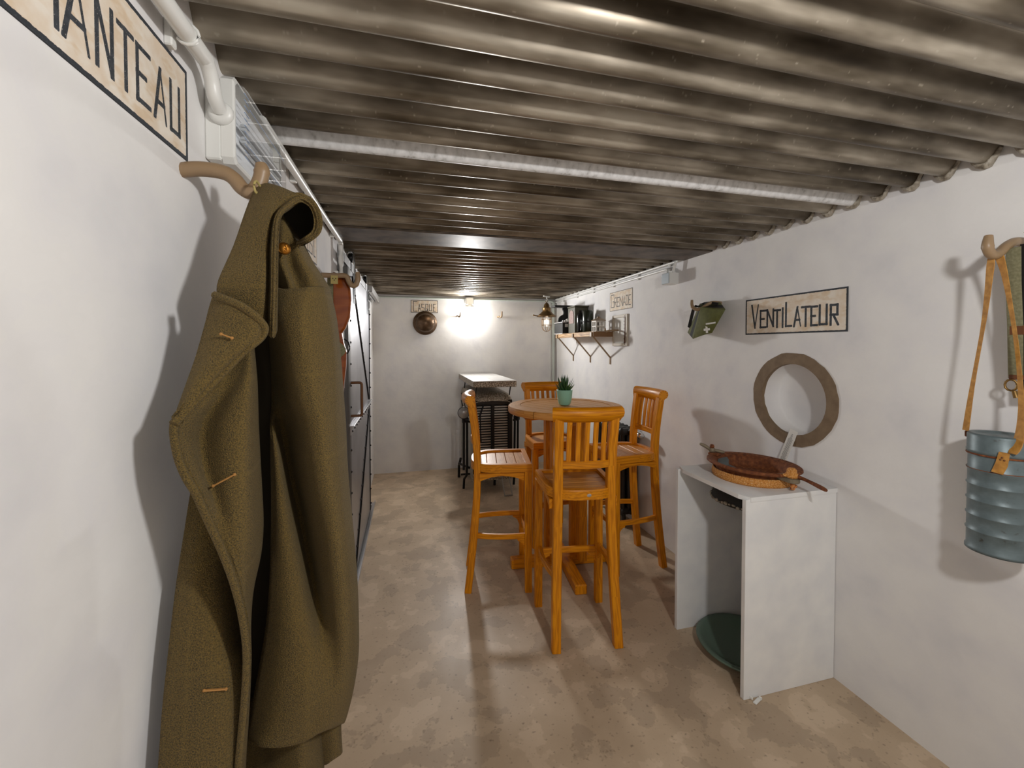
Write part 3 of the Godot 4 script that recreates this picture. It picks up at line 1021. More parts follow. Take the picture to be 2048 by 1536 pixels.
func table(at: Vector3) -> void:
	var t := thing("bar_table", "round teak bar table on four posts between the bar stools", "table", at)
	rng.seed = 88
	var ry := -.10
	var B := Basis(Vector3.UP, ry)
	var r := .368
	# ring of eight curved border boards
	for k in 8:
		var g := G.new()
		var a0 := TAU * k / 8 + .004
		var a1 := TAU * (k + 1) / 8 - .004
		var n := 10
		for i in n:
			var p0 := lerpf(a0, a1, float(i) / n)
			var p1 := lerpf(a0, a1, float(i + 1) / n)
			var P := func(a: float, q: float, y: float) -> Vector3: return at + B * Vector3(cos(a) * q, y, sin(a) * q)
			var U := func(a: float, q: float) -> Vector2: return Vector2(a * .3 + k * .37, q)
			var ri := r - .075
			g.quad(P.call(p1, ri, 1.04), P.call(p1, r - .006, 1.04), P.call(p0, r - .006, 1.04), P.call(p0, ri, 1.04), U.call(p1, ri), U.call(p1, r), U.call(p0, r), U.call(p0, ri))
			g.quad(P.call(p1, r - .006, 1.04), P.call(p1, r, 1.034), P.call(p0, r, 1.034), P.call(p0, r - .006, 1.04), U.call(p1, r), U.call(p1, r), U.call(p0, r), U.call(p0, r), 1)
			g.quad(P.call(p1, r, 1.034), P.call(p1, r, 1.002), P.call(p0, r, 1.002), P.call(p0, r, 1.034), U.call(p1, .0), U.call(p1, .035), U.call(p0, .035), U.call(p0, 0), 1)
			g.quad(P.call(p1, r, 1.002), P.call(p1, r - .004, .998), P.call(p0, r - .004, .998), P.call(p0, r, 1.002), U.call(p1, r), U.call(p1, r), U.call(p0, r), U.call(p0, r), 1)
			g.quad(P.call(p1, r - .004, .998), P.call(p1, ri, .998), P.call(p0, ri, .998), P.call(p0, r - .004, .998), U.call(p1, r), U.call(p1, ri), U.call(p0, ri), U.call(p0, r))
			g.quad(P.call(p0, ri, 1.04), P.call(p0, ri, .998), P.call(p1, ri, .998), P.call(p1, ri, 1.04), U.call(p0, ri), U.call(p0, ri), U.call(p1, ri), U.call(p1, ri))
		part("border_board", g, M.teak_light, t)
	# boards inside the ring
	var w := .0745
	var rin := r - .078
	for k in 8:
		var x0 := -4 * w + k * w + .0024
		var x1 := x0 + w - .0048
		var pts := []
		for i in 7:
			var x := lerpf(x0, x1, i / 6.0)
			pts.append(Vector2(x, sqrt(maxf(0, rin * rin - x * x))))
		for i in 7:
			var x := lerpf(x1, x0, i / 6.0)
			pts.append(Vector2(x, -sqrt(maxf(0, rin * rin - x * x))))
		var cl := []
		for q in pts:
			if cl.is_empty() or (cl[-1] as Vector2).distance_to(q) > .002: cl.append(q)
		var g := G.new()
		var BB := B * Basis(Vector3.UP, .62) * Basis(Vector3(0, 0, 1), Vector3(1, 0, 0), Vector3(0, 1, 0))
		# the grain follows the board: swap so that u runs along it
		var sw := []
		for q in cl: sw.append(Vector2(q.y, q.x))
		g.extrude(sw, .03, at + Vector3(0, 1.0225, 0), BB, 0.0, Vector2(rng.randf() * 2, rng.randf() * 2))
		part("table_board", g, M.teak_light, t)
	for s in [[-1, -1], [1, -1], [1, 1], [-1, 1]]:
		var g := G.new()
		g.bar(at + B * Vector3(.088 * s[0], .06, .088 * s[1]), at + B * Vector3(.088 * s[0], .955, .088 * s[1]), .052, .052, Vector3.BACK, .003, Vector2(rng.randf(), rng.randf()))
		part("post", g, M.teak, t)
	for k in 2:
		var g := G.new()
		var d := B * (Vector3(0, 0, 1) if k == 0 else Vector3(1, 0, 0))
		var y := .03 if k == 0 else .0305
		g.bar(at - d * .355 + Vector3(0, y, 0), at + d * .355 + Vector3(0, y, 0), .07, .058, Vector3.UP, .006, Vector2(rng.randf(), rng.randf()))
		part("foot_beam", g, M.teak, t)
		g = G.new()
		g.bar(at - d * .27 + Vector3(0, .976, 0), at + d * .27 + Vector3(0, .976, 0), .06, .043, Vector3.UP, .004, Vector2(rng.randf(), rng.randf()))
		part("top_bearer", g, M.teak_dark, t)

func pot(at: Vector3) -> void:
	var t := thing("potted_succulent", "spiky green succulent in a mint pot on the round table", "plant", at)
	var g := G.new()
	var k := 1.0
	g.lathe([Vector2(0, .0), Vector2(.032, 0), Vector2(.038, .006), Vector2(.046, .04), Vector2(.0515, .093), Vector2(.0515, .098), Vector2(.047, .098), Vector2(.046, .09), Vector2(.040, .03), Vector2(0, .02)], at, 32)
	part("pot", g, M.pot_mint, t)
	g = G.new()
	g.lathe([Vector2(0, .088), Vector2(.02, .090), Vector2(.0465, .086)].duplicate(), at, 16)
	var so := part("soil", g, M.soil, t)
	rng.seed = 4
	for i in 46:
		g = G.new()
		var f := i / 46.0
		var az := i * 2.39996
		var tilt := lerpf(.08, 1.15, f) + rng.randf_range(-.08, .08)
		var L := lerpf(.110, .062, f) * rng.randf_range(.8, 1.15)
		var w := rng.randf_range(.0075, .0105)
		var rows := []
		var p := at + Vector3(cos(az), 0, sin(az)) * (.004 + .018 * f) + Vector3(0, .088, 0)
		var side := Vector3(-sin(az), 0, cos(az))
		for j in 7:
			var q := j / 6.0
			var tl := tilt * (1.0 - .35 * q)
			var dir := Vector3(cos(az) * sin(tl), cos(tl), sin(az) * sin(tl))
			if j > 0: p += dir * L / 6
			var ww := w * (1.0 - pow(q, 1.6)) + .0004
			var nn := dir.cross(side).normalized()
			var r := []
			for a in 7:
				var an := TAU * a / 6
				r.append(p + side * cos(an) * ww + nn * sin(an) * ww * .42)
			rows.append(r)
		g.grid(rows, 1)
		part("leaf", g, M.leaf_pale if i in [37, 24] else M.leaf, t)

# ---------------------------------------------------------------- pedestal with the rusty port, and what lies in it
func pedestal() -> void:
	var t := thing("white_pedestal", "white open-sided pedestal against the right wall carrying the rusty port", "pedestal", Vector3(1.53, 0, -1.56))
	var g := G.new()
	g.box(Vector3(1.5285, .405, -1.352), Vector3(.463, .81, .02), Basis.IDENTITY, .0015)
	part("near_panel", g, M.white_paint, t)
	g = G.new()
	g.box(Vector3(1.5285, .405, -1.775), Vector3(.463, .81, .02), Basis.IDENTITY, .0015)
	part("far_panel", g, M.white_paint, t)
	# top board with the round hole that the port stands in
	g = G.new()
	var cc := Vector3(1.54, .81, -1.56)
	var n := 40
	for k in n:
		var a0 := TAU * k / n
		var a1 := TAU * (k + 1) / n
		var S := func(a: float, y: float) -> Vector3:
			var d := Vector2(cos(a), sin(a))
			var hx := (.2215 if d.x > 0 else .2415) / maxf(1e-5, absf(d.x))
			var hz := .2225 / maxf(1e-5, absf(d.y))
			var m := minf(hx, hz)
			return cc + Vector3(d.x * m, y, d.y * m)
		var C := func(a: float, y: float) -> Vector3: return cc + Vector3(cos(a) * .15, y, sin(a) * .15)
		g.quad(S.call(a1, .009), S.call(a0, .009), C.call(a0, .009), C.call(a1, .009))
		g.quad(C.call(a1, -.009), C.call(a0, -.009), S.call(a0, -.009), S.call(a1, -.009))
		g.quad(S.call(a1, -.009), S.call(a0, -.009), S.call(a0, .009), S.call(a1, .009))
		g.quad(C.call(a0, -.009), C.call(a1, -.009), C.call(a1, .009), C.call(a0, .009))
	part("top_board", g, M.white_paint, t)
	rusty_port(Vector3(1.54, .8195, -1.56))
	basin()
	# the white clip on the floor
	g = G.new()
	var o := Vector3(1.345, .003, -1.325)
	g.box(o, Vector3(.042, .006, .014), Basis(Vector3.UP, .35), .002)
	g.box(o + Vector3(-.016, .006, -.012), Vector3(.006, .012, .012), Basis(Vector3.UP, .35), .002)
	g.box(o + Vector3(.018, .006, -.002), Vector3(.006, .012, .012), Basis(Vector3.UP, .35), .002)
	tag(part("floor_clip", g, M.plastic_white), "tiny white plastic clip on the floor in front of the pedestal", "clip")
	# caption card leaning on the wall
	var k := thing("caption_card", "narrow white caption card leaning on the wall behind the rusty port", "card", Vector3(1.72, .82, -1.60))
	g = G.new()
	var b0 := Vector3(1.739, .8215, -1.606)
	var b1 := Vector3(1.7575, 1.026, -1.541)
	var dir := (b1 - b0).normalized()
	var side := dir.cross(Vector3(-1, .1, .3)).normalized()
	var nn := side.cross(dir).normalized()
	if nn.x > 0: nn = -nn
	var BB := Basis(side, dir, side.cross(dir))
	g.box((b0 + b1) / 2, Vector3(.036, (b1 - b0).length(), .003), BB, .0008)
	part("card", g, M.label_white, k)
	g = G.new()
	var cz := BB.z if BB.z.x < 0 else -BB.z
	rng.seed = 3
	for i in 34:   # lines of small print
		var y := lerpf(-.085, .085, i / 33.0)
		var w := rng.randf_range(.016, .022) if i < 29 else rng.randf_range(.006, .014)
		g.box((b0 + b1) / 2 + dir * y + cz * .0017, Vector3(w, .0016, .0004), BB, 0.0)
	part("print", g, M.ink, k)

func rusty_port(at: Vector3) -> void:
	var t := thing("rusty_port", "rusty round iron port with wing-nut clamps on top of the white pedestal", "port", at)
	var tiltB := Basis(Vector3(0, 0, 1), -.035)
	# lower collar
	var g := G.new()
	g.lathe([Vector2(.160, .0), Vector2(.167, .0), Vector2(.170, .010), Vector2(.166, .030), Vector2(.164, .036), Vector2(.158, .030), Vector2(.156, .0), Vector2(.160, 0)], at, 48)
	part("collar", g, M.rust_orange, t)
	# dish with a wide flange
	g = G.new()
	g.lathe([Vector2(0, -.006), Vector2(.12, -.006), Vector2(.150, .0), Vector2(.154, .020), Vector2(.157, .040), Vector2(.186, .044), Vector2(.193, .049), Vector2(.192, .056), Vector2(.186, .060), Vector2(.160, .053), Vector2(.149, .044), Vector2(.144, .012), Vector2(.132, .004), Vector2(.10, .002), Vector2(0, .003)], at + Vector3(0, .008, 0), 56, tiltB)
	part("dish", g, M.rust_dark, t).set_meta("label", "dark rusty dish with a wide flange")
	g = G.new()
	var rows := []
	for i in 7:
		var row := []
		for j in 13:
			var f := lerpf(-1, 1, j / 12.0)
			var v := i / 6.0
			var spread := (.26 + .16 * sin(PI * v)) * (1.0 + .2 * sin(v * 7.0 + 1.0))
			var a := -1.95 + f * spread
			var q: Vector2 = spline([Vector2(.088, .0045), Vector2(.128, .006), Vector2(.141, .0155), Vector2(.1455, .043)], 2)[i]
			row.append(at + Vector3(0, .0085, 0) + tiltB * Vector3(cos(a) * q.x, q.y, sin(a) * q.x))
		rows.append(row)
	g.grid(rows, 1)
	part("bare_zinc_patch", g, M.zinc_patch, t)
	# pipe stub under the top board
	g = G.new()
	g.lathe([Vector2(.140, -.017), Vector2(.164, -.017), Vector2(.164, -.09), Vector2(.172, -.098), Vector2(.172, -.108), Vector2(.158, -.108), Vector2(.154, -.09), Vector2(.150, -.017), Vector2(.140, -.017)], at + Vector3(0, -.002, 0), 40)
	part("pipe_stub", g, M.black_matt, t)
	g = G.new()
	rng.seed = 12
	for k in 30:
		var a := PI * .55 + TAU * k / 60
		var p := at + Vector3(cos(a) * .170, -.102 + rng.randf_range(-.006, .004), sin(a) * .170)
		g.ball(p, Vector3(.006, rng.randf_range(.003, .008), .011) * rng.randf_range(.7, 1.2), 6, 4)
	part("flaked_rim", g, M.mortar, t).set_meta("label", "whitish flaking rim under the board")
	# clamp at the far left: lug, bolt and wing nut
	var c := at + Vector3(-.075, .052, -.195)
	c = Vector3(1.462, at.y + .062, -1.728)
	g = G.new()
	g.box(c + Vector3(.004, .006, .012), Vector3(.034, .014, .05), Basis(Vector3.UP, .35), .004)
	part("clamp_lug", g, M.rust_dark, t)
	wing(t, c + Vector3(0, .014, 0), -.55, M.wing_nut)
	# clamp at the near right with its long handle
	var d := Vector3(1.545, at.y + .050, -1.375)
	g = G.new()
	var lug := [Vector2(-.03, -.05), Vector2(.022, -.05)]
	lug.append_array(arc(Vector2(-.004, .02), .026, 0, PI, 8))
	g.extrude(lug, .018, d + Vector3(0, -.004, 0), Basis(Vector3(1, 0, 0), Vector3(0, 0, 1), Vector3(0, -1, 0)), .003)
	part("clamp_lug", g, M.wing_nut, t)
	g = G.new()
	g.lathe([Vector2(0, .0), Vector2(.024, 0), Vector2(.026, .006), Vector2(.024, .014), Vector2(.019, .018), Vector2(.018, .032), Vector2(.012, .038), Vector2(0, .040)], d + Vector3(0, .006, .012), 14)
	g.box(d + Vector3(-.028, .016, .008), Vector3(.02, .012, .014), Basis.IDENTITY, .003)
	part("clamp_nut", g, M.rust_orange, t)
	g = G.new()
	g.tube(spline([d + Vector3(.005, .012, .015), d + Vector3(.012, .011, .05), d + Vector3(.006, .006, .11), d + Vector3(-.008, .003, .165)], 4), .0085, 8, [1.5, 1.4, 1.2, 1.0, .9, .85, .85, .9, .95, 1.0, 1.0, .9, .6])
	part("clamp_handle", g, M.rust_dark, t)
	g = G.new()
	g.lathe([Vector2(0, 0), Vector2(.009, 0), Vector2(.009, -.03), Vector2(0, -.03)], d + Vector3(-.004, -.012, .02), 10, Basis.IDENTITY, true)
	g.box(d + Vector3(.006, -.03, .02), Vector3(.018, .012, .016), Basis(Vector3.UP, .4), .002)
	part("clamp_bolt", g, M.rust, t)

func wing(t: Node3D, c: Vector3, turn: float, m: Material) -> void:
	var g := G.new()
	g.lathe([Vector2(0, 0), Vector2(.013, 0), Vector2(.015, .008), Vector2(.012, .020), Vector2(0, .022)], c, 12)
	var B := Basis(Vector3.UP, turn)
	for s in [-1.0, 1.0]:
		g.tube(spline([c + B * Vector3(.008 * s, .010, 0), c + B * Vector3(.030 * s, .016 - .010 * s, 0), c + B * Vector3(.056 * s, .020 - .018 * s, 0)], 3), .0075, 8, [.8, 1, 1.1, 1.15, 1.1, 1, .6])
	part("wing_nut", g, m, t)
	g = G.new()
	g.lathe([Vector2(0, .018), Vector2(.009, .018), Vector2(.011, .028), Vector2(.008, .037), Vector2(0, .038)], c, 8)
	part("bolt_end", g, M.rust_dark, t)

func basin() -> void:
	var t := thing("green_dish", "wide shallow green dish on the floor inside the pedestal", "dish", Vector3(1.505, 0, -1.555))
	var g := G.new()
	g.lathe([Vector2(0, .010), Vector2(.11, .012), Vector2(.155, .028), Vector2(.178, .046), Vector2(.203, .054), Vector2(.207, .050), Vector2(.205, .044), Vector2(.182, .036), Vector2(.16, .016), Vector2(.12, .0), Vector2(0, 0)], t.position, 48)
	part("dish", g, M.glass_green, t)

# ---------------------------------------------------------------- bar made from an old tractor bonnet
func bar_cabinet() -> void:
	var t := thing("tractor_bar", "bar counter built from an old tractor front with grille and round lamps", "bar counter", Vector3(.79, 0, -4.2))
	# slab on top: hammered metal edge, boards above
	var g := G.new()
	g.box(Vector3(.768, 1.073, -4.215), Vector3(.405, .052, 1.09), Basis.IDENTITY, .004)
	part("counter_slab", g, M.hammered, t)
	for k in 4:
		g = G.new()
		g.box(Vector3(.5655 + .1012 * (k + .5), 1.102, -4.215), Vector3(.0995, .006, 1.088), Basis.IDENTITY, .001)
		part("counter_board", g, M.slab_top, t)
	# struts that carry the slab
	for q in [Vector3(.62, 0, -3.82), Vector3(.955, 0, -3.84), Vector3(.62, 0, -4.6), Vector3(.95, 0, -4.6)]:
		g = G.new()
		g.tube([Vector3(q.x - .008, .95, q.z - .02), Vector3(q.x, 1.05, q.z)], .006, 8)
		part("strut", g, M.black_iron, t)
	# bonnet: rounded cross-section swept from the wall to the nose
	var x0 := .590
	var x1 := .992
	var zf := -3.90
	var zb := -4.74
	g = G.new()
	var rows := []
	var zz := [zb, -4.5, -4.2, -4.0, -3.95, -3.92, -3.905, -3.895]
	var drop := [0.0, 0, 0, .003, .012, .028, .05, .085]
	for i in zz.size():
		var row := []
		row.append(Vector3(x0, .72, zz[i]))
		row.append(Vector3(x0, .80, zz[i]))
		for k in 7:
			var a: float = PI - PI / 2 * k / 6
			row.append(Vector3(x0 + .07 + .07 * cos(a), .90 + .07 * sin(a) - drop[i], zz[i]))
		row.append(Vector3((x0 + x1) / 2, .977 - drop[i], zz[i]))
		for k in 7:
			var a: float = PI / 2 - PI / 2 * k / 6
			row.append(Vector3(x1 - .07 + .07 * cos(a), .90 + .07 * sin(a) - drop[i], zz[i]))
		row.append(Vector3(x1, .80, zz[i]))
		row.append(Vector3(x1, .72, zz[i]))
		rows.append(row)
	g.grid(rows, 1)
	part("bonnet", g, M.hammered, t)
	# side panels, lower front and floor of the body
	for s in [0, 1]:
		g = G.new()
		g.box(Vector3(x0 + .004 if s == 0 else x1 - .004, .43, -4.318), Vector3(.008, .60, .844), Basis.IDENTITY, .001)
		part("side_panel", g, M.bar_panel, t)
	g = G.new()
	g.tube(spline([Vector3(x0 - .004, .885, -4.70), Vector3(x0 - .004, .80, -4.45), Vector3(x0 - .004, .72, -4.30), Vector3(x0 - .004, .64, -4.28)], 4), .005, 6)
	g.tube(spline([Vector3(x0 - .004, .80, -4.72), Vector3(x0 - .004, .70, -4.45), Vector3(x0 - .004, .60, -4.30), Vector3(x0 - .004, .40, -4.28)], 4), .005, 6)
	part("side_moulding", g, M.black_iron, t)
	g = G.new()
	g.box(Vector3((x0 + x1) / 2, .155, -3.905), Vector3(x1 - x0, .07, .03), Basis.IDENTITY, .004)
	part("lower_bar", g, M.hammered, t)
	# grille: dark backing, frame, centre bar, slats
	g = G.new()
	g.box(Vector3((x0 + x1) / 2, .52, -3.955), Vector3(x1 - x0 - .02, .72, .01), Basis.IDENTITY, .0)
	part("grille_backing", g, M.black_iron, t)
	g = G.new()
	for s in [x0 + .024, x1 - .024]:
		g.box(Vector3(s, .52, -3.915), Vector3(.046, .72, .03), Basis.IDENTITY, .008)
	g.box(Vector3((x0 + x1) / 2, .875, -3.912), Vector3(x1 - x0 - .01, .05, .03), Basis.IDENTITY, .006)
	g.box(Vector3((x0 + x1) / 2, .205, -3.915), Vector3(x1 - x0 - .01, .04, .03), Basis.IDENTITY, .006)
	part("grille_frame", g, M.black_iron, t)
	g = G.new()
	g.box(Vector3((x0 + x1) / 2, .53, -3.905), Vector3(.034, .66, .02), Basis.IDENTITY, .006)
	part("grille_centre_bar", g, M.black_iron, t)
	for k in 24:
		g = G.new()
		var y := .245 + k * .0255
		g.box(Vector3((x0 + x1) / 2, y, -3.928), Vector3(x1 - x0 - .09, .010, .016), Basis(Vector3.RIGHT, .5), .002)
		part("grille_slat", g, M.grille_slat, t)
	# starter lever in front of the grille
	g = G.new()
	g.tube([Vector3(.70, .865, -3.885), Vector3(.665, .76, -3.885), Vector3(.672, .50, -3.888)], .008, 8)
	part("lever", g, M.black_iron, t)
	# round lamps on brackets
	for s in [0, 1]:
		var c := Vector3(.516, .778, -3.95) if s == 0 else Vector3(1.062, .772, -3.95)
		g = G.new()
		var B := Basis(Vector3(1, 0, 0), Vector3(0, 0, 1), Vector3(0, -1, 0))
		g.lathe([Vector2(0, .022), Vector2(.022, .020), Vector2(.040, .010), Vector2(.049, 0), Vector2(.055, -.002), Vector2(.057, -.012), Vector2(.050, -.04), Vector2(.03, -.065), Vector2(0, -.072)], c, 24, B)
		part("round_lamp", g, M.lamp_shell, t)
		g = G.new()
		var ring := []
		for k in 25: ring.append(c + Vector3(.055 * cos(TAU * k / 24), .055 * sin(TAU * k / 24), -.006))
		g.tube(ring, .0045, 8, [], Vector3.BACK)
		part("lamp_rim", g, M.black_iron, t)
		g = G.new()
		g.tube([c + Vector3(.0, -.05, -.03), c + Vector3(.0, -.10, -.03)], .014, 8)
		g.tube([c + Vector3(.0, -.08, -.03), Vector3(x0 if s == 0 else x1, c.y - .10, -3.99)], .010, 8)
		part("lamp_bracket", g, M.black_iron, t)
	# fork that the bar stands on, at the left side and its twin on the right
	for s in [0, 1]:
		var x := .528 if s == 0 else 1.045
		g = G.new()
		g.tube([Vector3(x - .006, .70, -4.00), Vector3(x - .004, .20, -4.03)], .012, 8)
		g.tube([Vector3(x + .026, .70, -4.00), Vector3(x + .030, .24, -4.03), Vector3(x + .026, .14, -4.04), Vector3(x + .004, .10, -4.06), Vector3(x, 0, -4.07)], .012, 8)
		part("fork_leg", g, M.black_iron, t)
		g = G.new()
		g.box(Vector3(x + .012, .70, -4.0), Vector3(.06, .05, .04), Basis.IDENTITY, .008)
		g.tube([Vector3(x - .03, .22, -4.2), Vector3(x + .05, .22, -4.02)], .012, 8)
		g.tube([Vector3(x - .03, .15, -4.05), Vector3(x + .06, .15, -4.05)], .010, 8)
		part("fork_joint", g, M.black_iron, t)
		g = G.new()
		g.tube([Vector3(x, .24, -4.30), Vector3(x - .006, .14, -4.40), Vector3(x - .002, 0, -4.445)], .014, 8)
		part("rear_leg", g, M.black_iron, t)
	g = G.new()
	g.tube([Vector3(.853, .14, -4.09), Vector3(.849, .0, -4.098)], .013, 8)
	part("middle_leg", g, M.black_iron, t)
	# wire hoop foot at the front right
	g = G.new()
	for w in [.878, .952]: g.bar(Vector3(w, .008, -3.762), Vector3(w, .16, -3.90), .010, .010, Vector3.BACK, .001)
	g.bar(Vector3(.873, .006, -3.762), Vector3(.957, .006, -3.762), .012, .010, Vector3.UP, .001)
	part("hoop_foot", g, M.bar_panel, t)
	g = G.new()
	for q in [.80, .86]: g.ball(Vector3(q, .155, -3.885), Vector3(.018, .022, .015), 10, 6)
	part("tow_boss", g, M.hammered, t)

func radiator() -> void:
	var t := thing("cast_iron_radiator", "dark cast-iron column radiator on the right wall behind the stools", "radiator", Vector3(1.69, 0, -3.15))
	for k in 8:
		var g := G.new()
		var z := -2.90 - k * .062
		for x in [1.625, 1.68, 1.732]:
			g.tube([Vector3(x, .13, z), Vector3(x, .745, z)], .021, 8)
		for y in [.75, .125]:
			g.tube([Vector3(1.618, y, z), Vector3(1.738, y, z)], .029, 10)
			g.ball(Vector3(1.618, y, z), Vector3(.024, .034, .028), 10, 6)
		if k in [0, 7]:
			for x in [1.64, 1.735]: g.tube([Vector3(x, .0, z), Vector3(x, .12, z)], .016, 8, [1.25, .9])
		part("radiator_section", g, M.radiator_iron, t)
	var g := G.new()
	for y in [.75, .125]: g.tube([Vector3(1.688, y, -2.865), Vector3(1.688, y, -3.37)], .024, 12)
	g.lathe([Vector2(0, 0), Vector2(.032, 0), Vector2(.032, .016), Vector2(0, .018)], Vector3(1.688, .75, -2.872), 16, Basis(Vector3.RIGHT, PI / 2))
	part("header_pipe", g, M.radiator_iron, t)
	g = G.new()
	g.tube([Vector3(1.688, .75, -2.86), Vector3(1.688, .75, -2.80)], .013, 10)
	g.lathe([Vector2(0, 0), Vector2(.018, 0), Vector2(.018, .02), Vector2(0, .02)], Vector3(1.688, .75, -2.84), 6, Basis(Vector3.RIGHT, PI / 2), true)
	part("valve", g, M.brass_dull, t)
	g = G.new()
	g.lathe([Vector2(0, 0), Vector2(.020, 0), Vector2(.026, .012), Vector2(.026, .06), Vector2(.022, .072), Vector2(0, .075)], Vector3(1.688, .75, -2.80), 16, Basis(Vector3.RIGHT, PI / 2), false)
	part("thermostat_head", g, M.chrome, t)
	g = G.new()
	g.tube([Vector3(1.688, .73, -2.82), Vector3(1.70, .4, -2.815), Vector3(1.70, .0, -2.815)], .010, 8)
	part("feed_pipe", g, M.radiator_iron, t)

# ---------------------------------------------------------------- things on the right wall
func hook(called_label: String, pts: Array, r: float, group := "hooks fixed to the walls") -> Node3D:
	var g := G.new()
	var path := spline(pts, 5)
	var sc := []
	for i in path.size(): sc.append(1.0 if i < path.size() - 6 else lerpf(1.08, .72, (i - path.size() + 6) / 5.0))
	g.tube(path, r, 12, sc, Vector3(.1, .2, 1).normalized())
	var o := tag(part("wall_hook", g, M.hook_paint), called_label, "hook", group)
	return o

func shelf() -> void:
	var d := 0.2
	var t := thing("wall_shelf", "wooden wall shelf on three bent iron brackets under the GRENADE sign", "shelf", Vector3(XR, 1.50, -3.74))
	var g := G.new()
	g.box(Vector3(XR - d / 2, 1.537, -3.77), Vector3(.92, .022, d - .01), Basis(Vector3(0, 0, 1), Vector3(0, 1, 0), Vector3(-1, 0, 0)), .002)
	part("shelf_board", g, M.shelf_wood, t)
	g = G.new()
	g.box(Vector3(XR - d + .006, 1.530, -3.77), Vector3(.93, .044, .014), Basis(Vector3(0, 0, 1), Vector3(0, 1, 0), Vector3(-1, 0, 0)), .002)
	part("front_board", g, M.shelf_wood, t)
	g = G.new()
	g.box(Vector3(XR - d / 2, 1.528, -3.302), Vector3(d, .046, .014), Basis.IDENTITY, .002)
	part("end_board", g, M.shelf_brown, t)
	for z in [-4.18, -3.745, -3.33]:
		g = G.new()
		g.bar(Vector3(XR - d + .004, 1.517, z), Vector3(XR - .004, 1.322, z - .035), .012, .014, Vector3(0, 0, 1), .002)
		g.bar(Vector3(XR - d - .004, 1.545, z), Vector3(XR - d - .004, 1.505, z), .030, .014, Vector3(1, 0, 0), .002)
		g.bar(Vector3(XR - .004, 1.33, z - .035), Vector3(XR - .004, 1.26, z - .035), .02, .006, Vector3(1, 0, 0), .001)
		part("bracket", g, M.hook_paint, t)
	# four pieces stand on it
	var y := 1.548
	var a := thing("olive_cabinet", "olive green steel box with an arched glass front on the wall shelf", "box", Vector3(1.68, y, -3.93))
	g = G.new()
	g.box(Vector3(1.688, y + .135, -3.93), Vector3(.14, .27, .19), Basis.IDENTITY, .006)
	part("case", g, M.olive_box, a)
	g = G.new()
	var pl := [Vector2(-.06, 0), Vector2(.06, 0)]
	pl.append_array(arc(Vector2(0, .075), .06, 0, PI, 10))
	g.extrude(pl, .006, Vector3(1.6165, y + .105, -3.925), Basis(Vector3(0, 0, 1), Vector3(0, 1, 0), Vector3(-1, 0, 0)))
	var pn := part("arched_window", g, M.arch_pink, a)
	g = G.new()
	g.box(Vector3(1.688, y + .276, -3.93), Vector3(.15, .014, .21), Basis.IDENTITY, .003)
	part("lid", g, M.olive_box, a)
	var b := thing("field_telegraph", "black apparatus with a flat arm on a curved column, far end of shelf", "apparatus", Vector3(1.65, y, -4.12))
	g = G.new()
	g.box(Vector3(1.635, y + .065, -4.16), Vector3(.14, .11, .24), Basis.IDENTITY, .004)
	part("base_box", g, M.black_matt, b)
	g = G.new()
	g.box(Vector3(1.635, y + .006, -4.16), Vector3(.15, .012, .25), Basis.IDENTITY, .002)
	g.box(Vector3(1.635, y + .126, -4.16), Vector3(.15, .012, .25), Basis.IDENTITY, .002)
	part("metal_edge", g, M.aluminium, b)
	g = G.new()
	g.box(Vector3(1.618, y + .092, -4.038), Vector3(.055, .035, .004), Basis.IDENTITY, .001)
	part("name_plate", g, M.label_white, b)
	g = G.new()
	g.sweep(spline([Vector3(1.585, y + .13, -4.16), Vector3(1.60, y + .17, -4.16), Vector3(1.645, y + .20, -4.16), Vector3(1.65, y + .25, -4.16), Vector3(1.63, y + .292, -4.16)], 4), [Vector2(-.03, -.012), Vector2(.03, -.012), Vector2(.03, .012), Vector2(-.03, .012)], Vector3.BACK, true, [], -1)
	g.tube([Vector3(1.68, y + .13, -4.16), Vector3(1.68, y + .29, -4.16)], .014, 8)
	part("column", g, M.black_matt, b)
	g = G.new()
	g.box(Vector3(1.625, y + .298, -4.15), Vector3(.25, .02, .12), Basis.IDENTITY, .004)
	part("flat_arm", g, M.black_matt, b)
	g = G.new()
	for k in 4: g.ball(Vector3(1.59 + .03 * k, y + .142, -4.09), Vector3(.011, .012, .011), 8, 6)
	part("terminal", g, M.aluminium, b)
	var c := thing("shell_case", "glossy black flask with silver streaks between the olive box and the dark green cylinder", "flask", Vector3(1.64, y, -3.745))
	g = G.new()
	g.lathe([Vector2(0, 0), Vector2(.036, 0), Vector2(.040, .006), Vector2(.040, .17), Vector2(.034, .195), Vector2(.02, .205), Vector2(.018, .225), Vector2(0, .227)], c.position, 20)
	part("body", g, M.black_gloss, c)
	g = G.new()
	for k in 3:
		g.bar(c.position + Vector3(-.018 + .012 * k, .03 + .05 * k, .0395), c.position + Vector3(-.008 + .014 * k, .09 + .04 * k, .0395), .004, .003, Vector3(0, 0, 1), .0)
	part("silver_inlay", g, M.aluminium, c)
	var e := thing("dark_cylinder", "dark green cylinder with a flat top beside the white lantern on the shelf", "canister", Vector3(1.665, y, -3.64))
	g = G.new()
	g.lathe([Vector2(0, 0), Vector2(.046, 0), Vector2(.049, .005), Vector2(.049, .205), Vector2(.045, .214), Vector2(0, .214)], e.position, 24)
	part("body", g, M.green_black, e)
	g = G.new()
	g.lathe([Vector2(.049, .10), Vector2(.0515, .104), Vector2(.0515, .112), Vector2(.049, .116)], e.position, 24)
	part("band", g, M.black_matt, e)
	# white wooden lantern
	var l := thing("white_lantern", "small white wooden lantern at the near end of the wall shelf", "lantern", Vector3(1.665, y, -3.41))
	var o := l.position
	g = G.new()
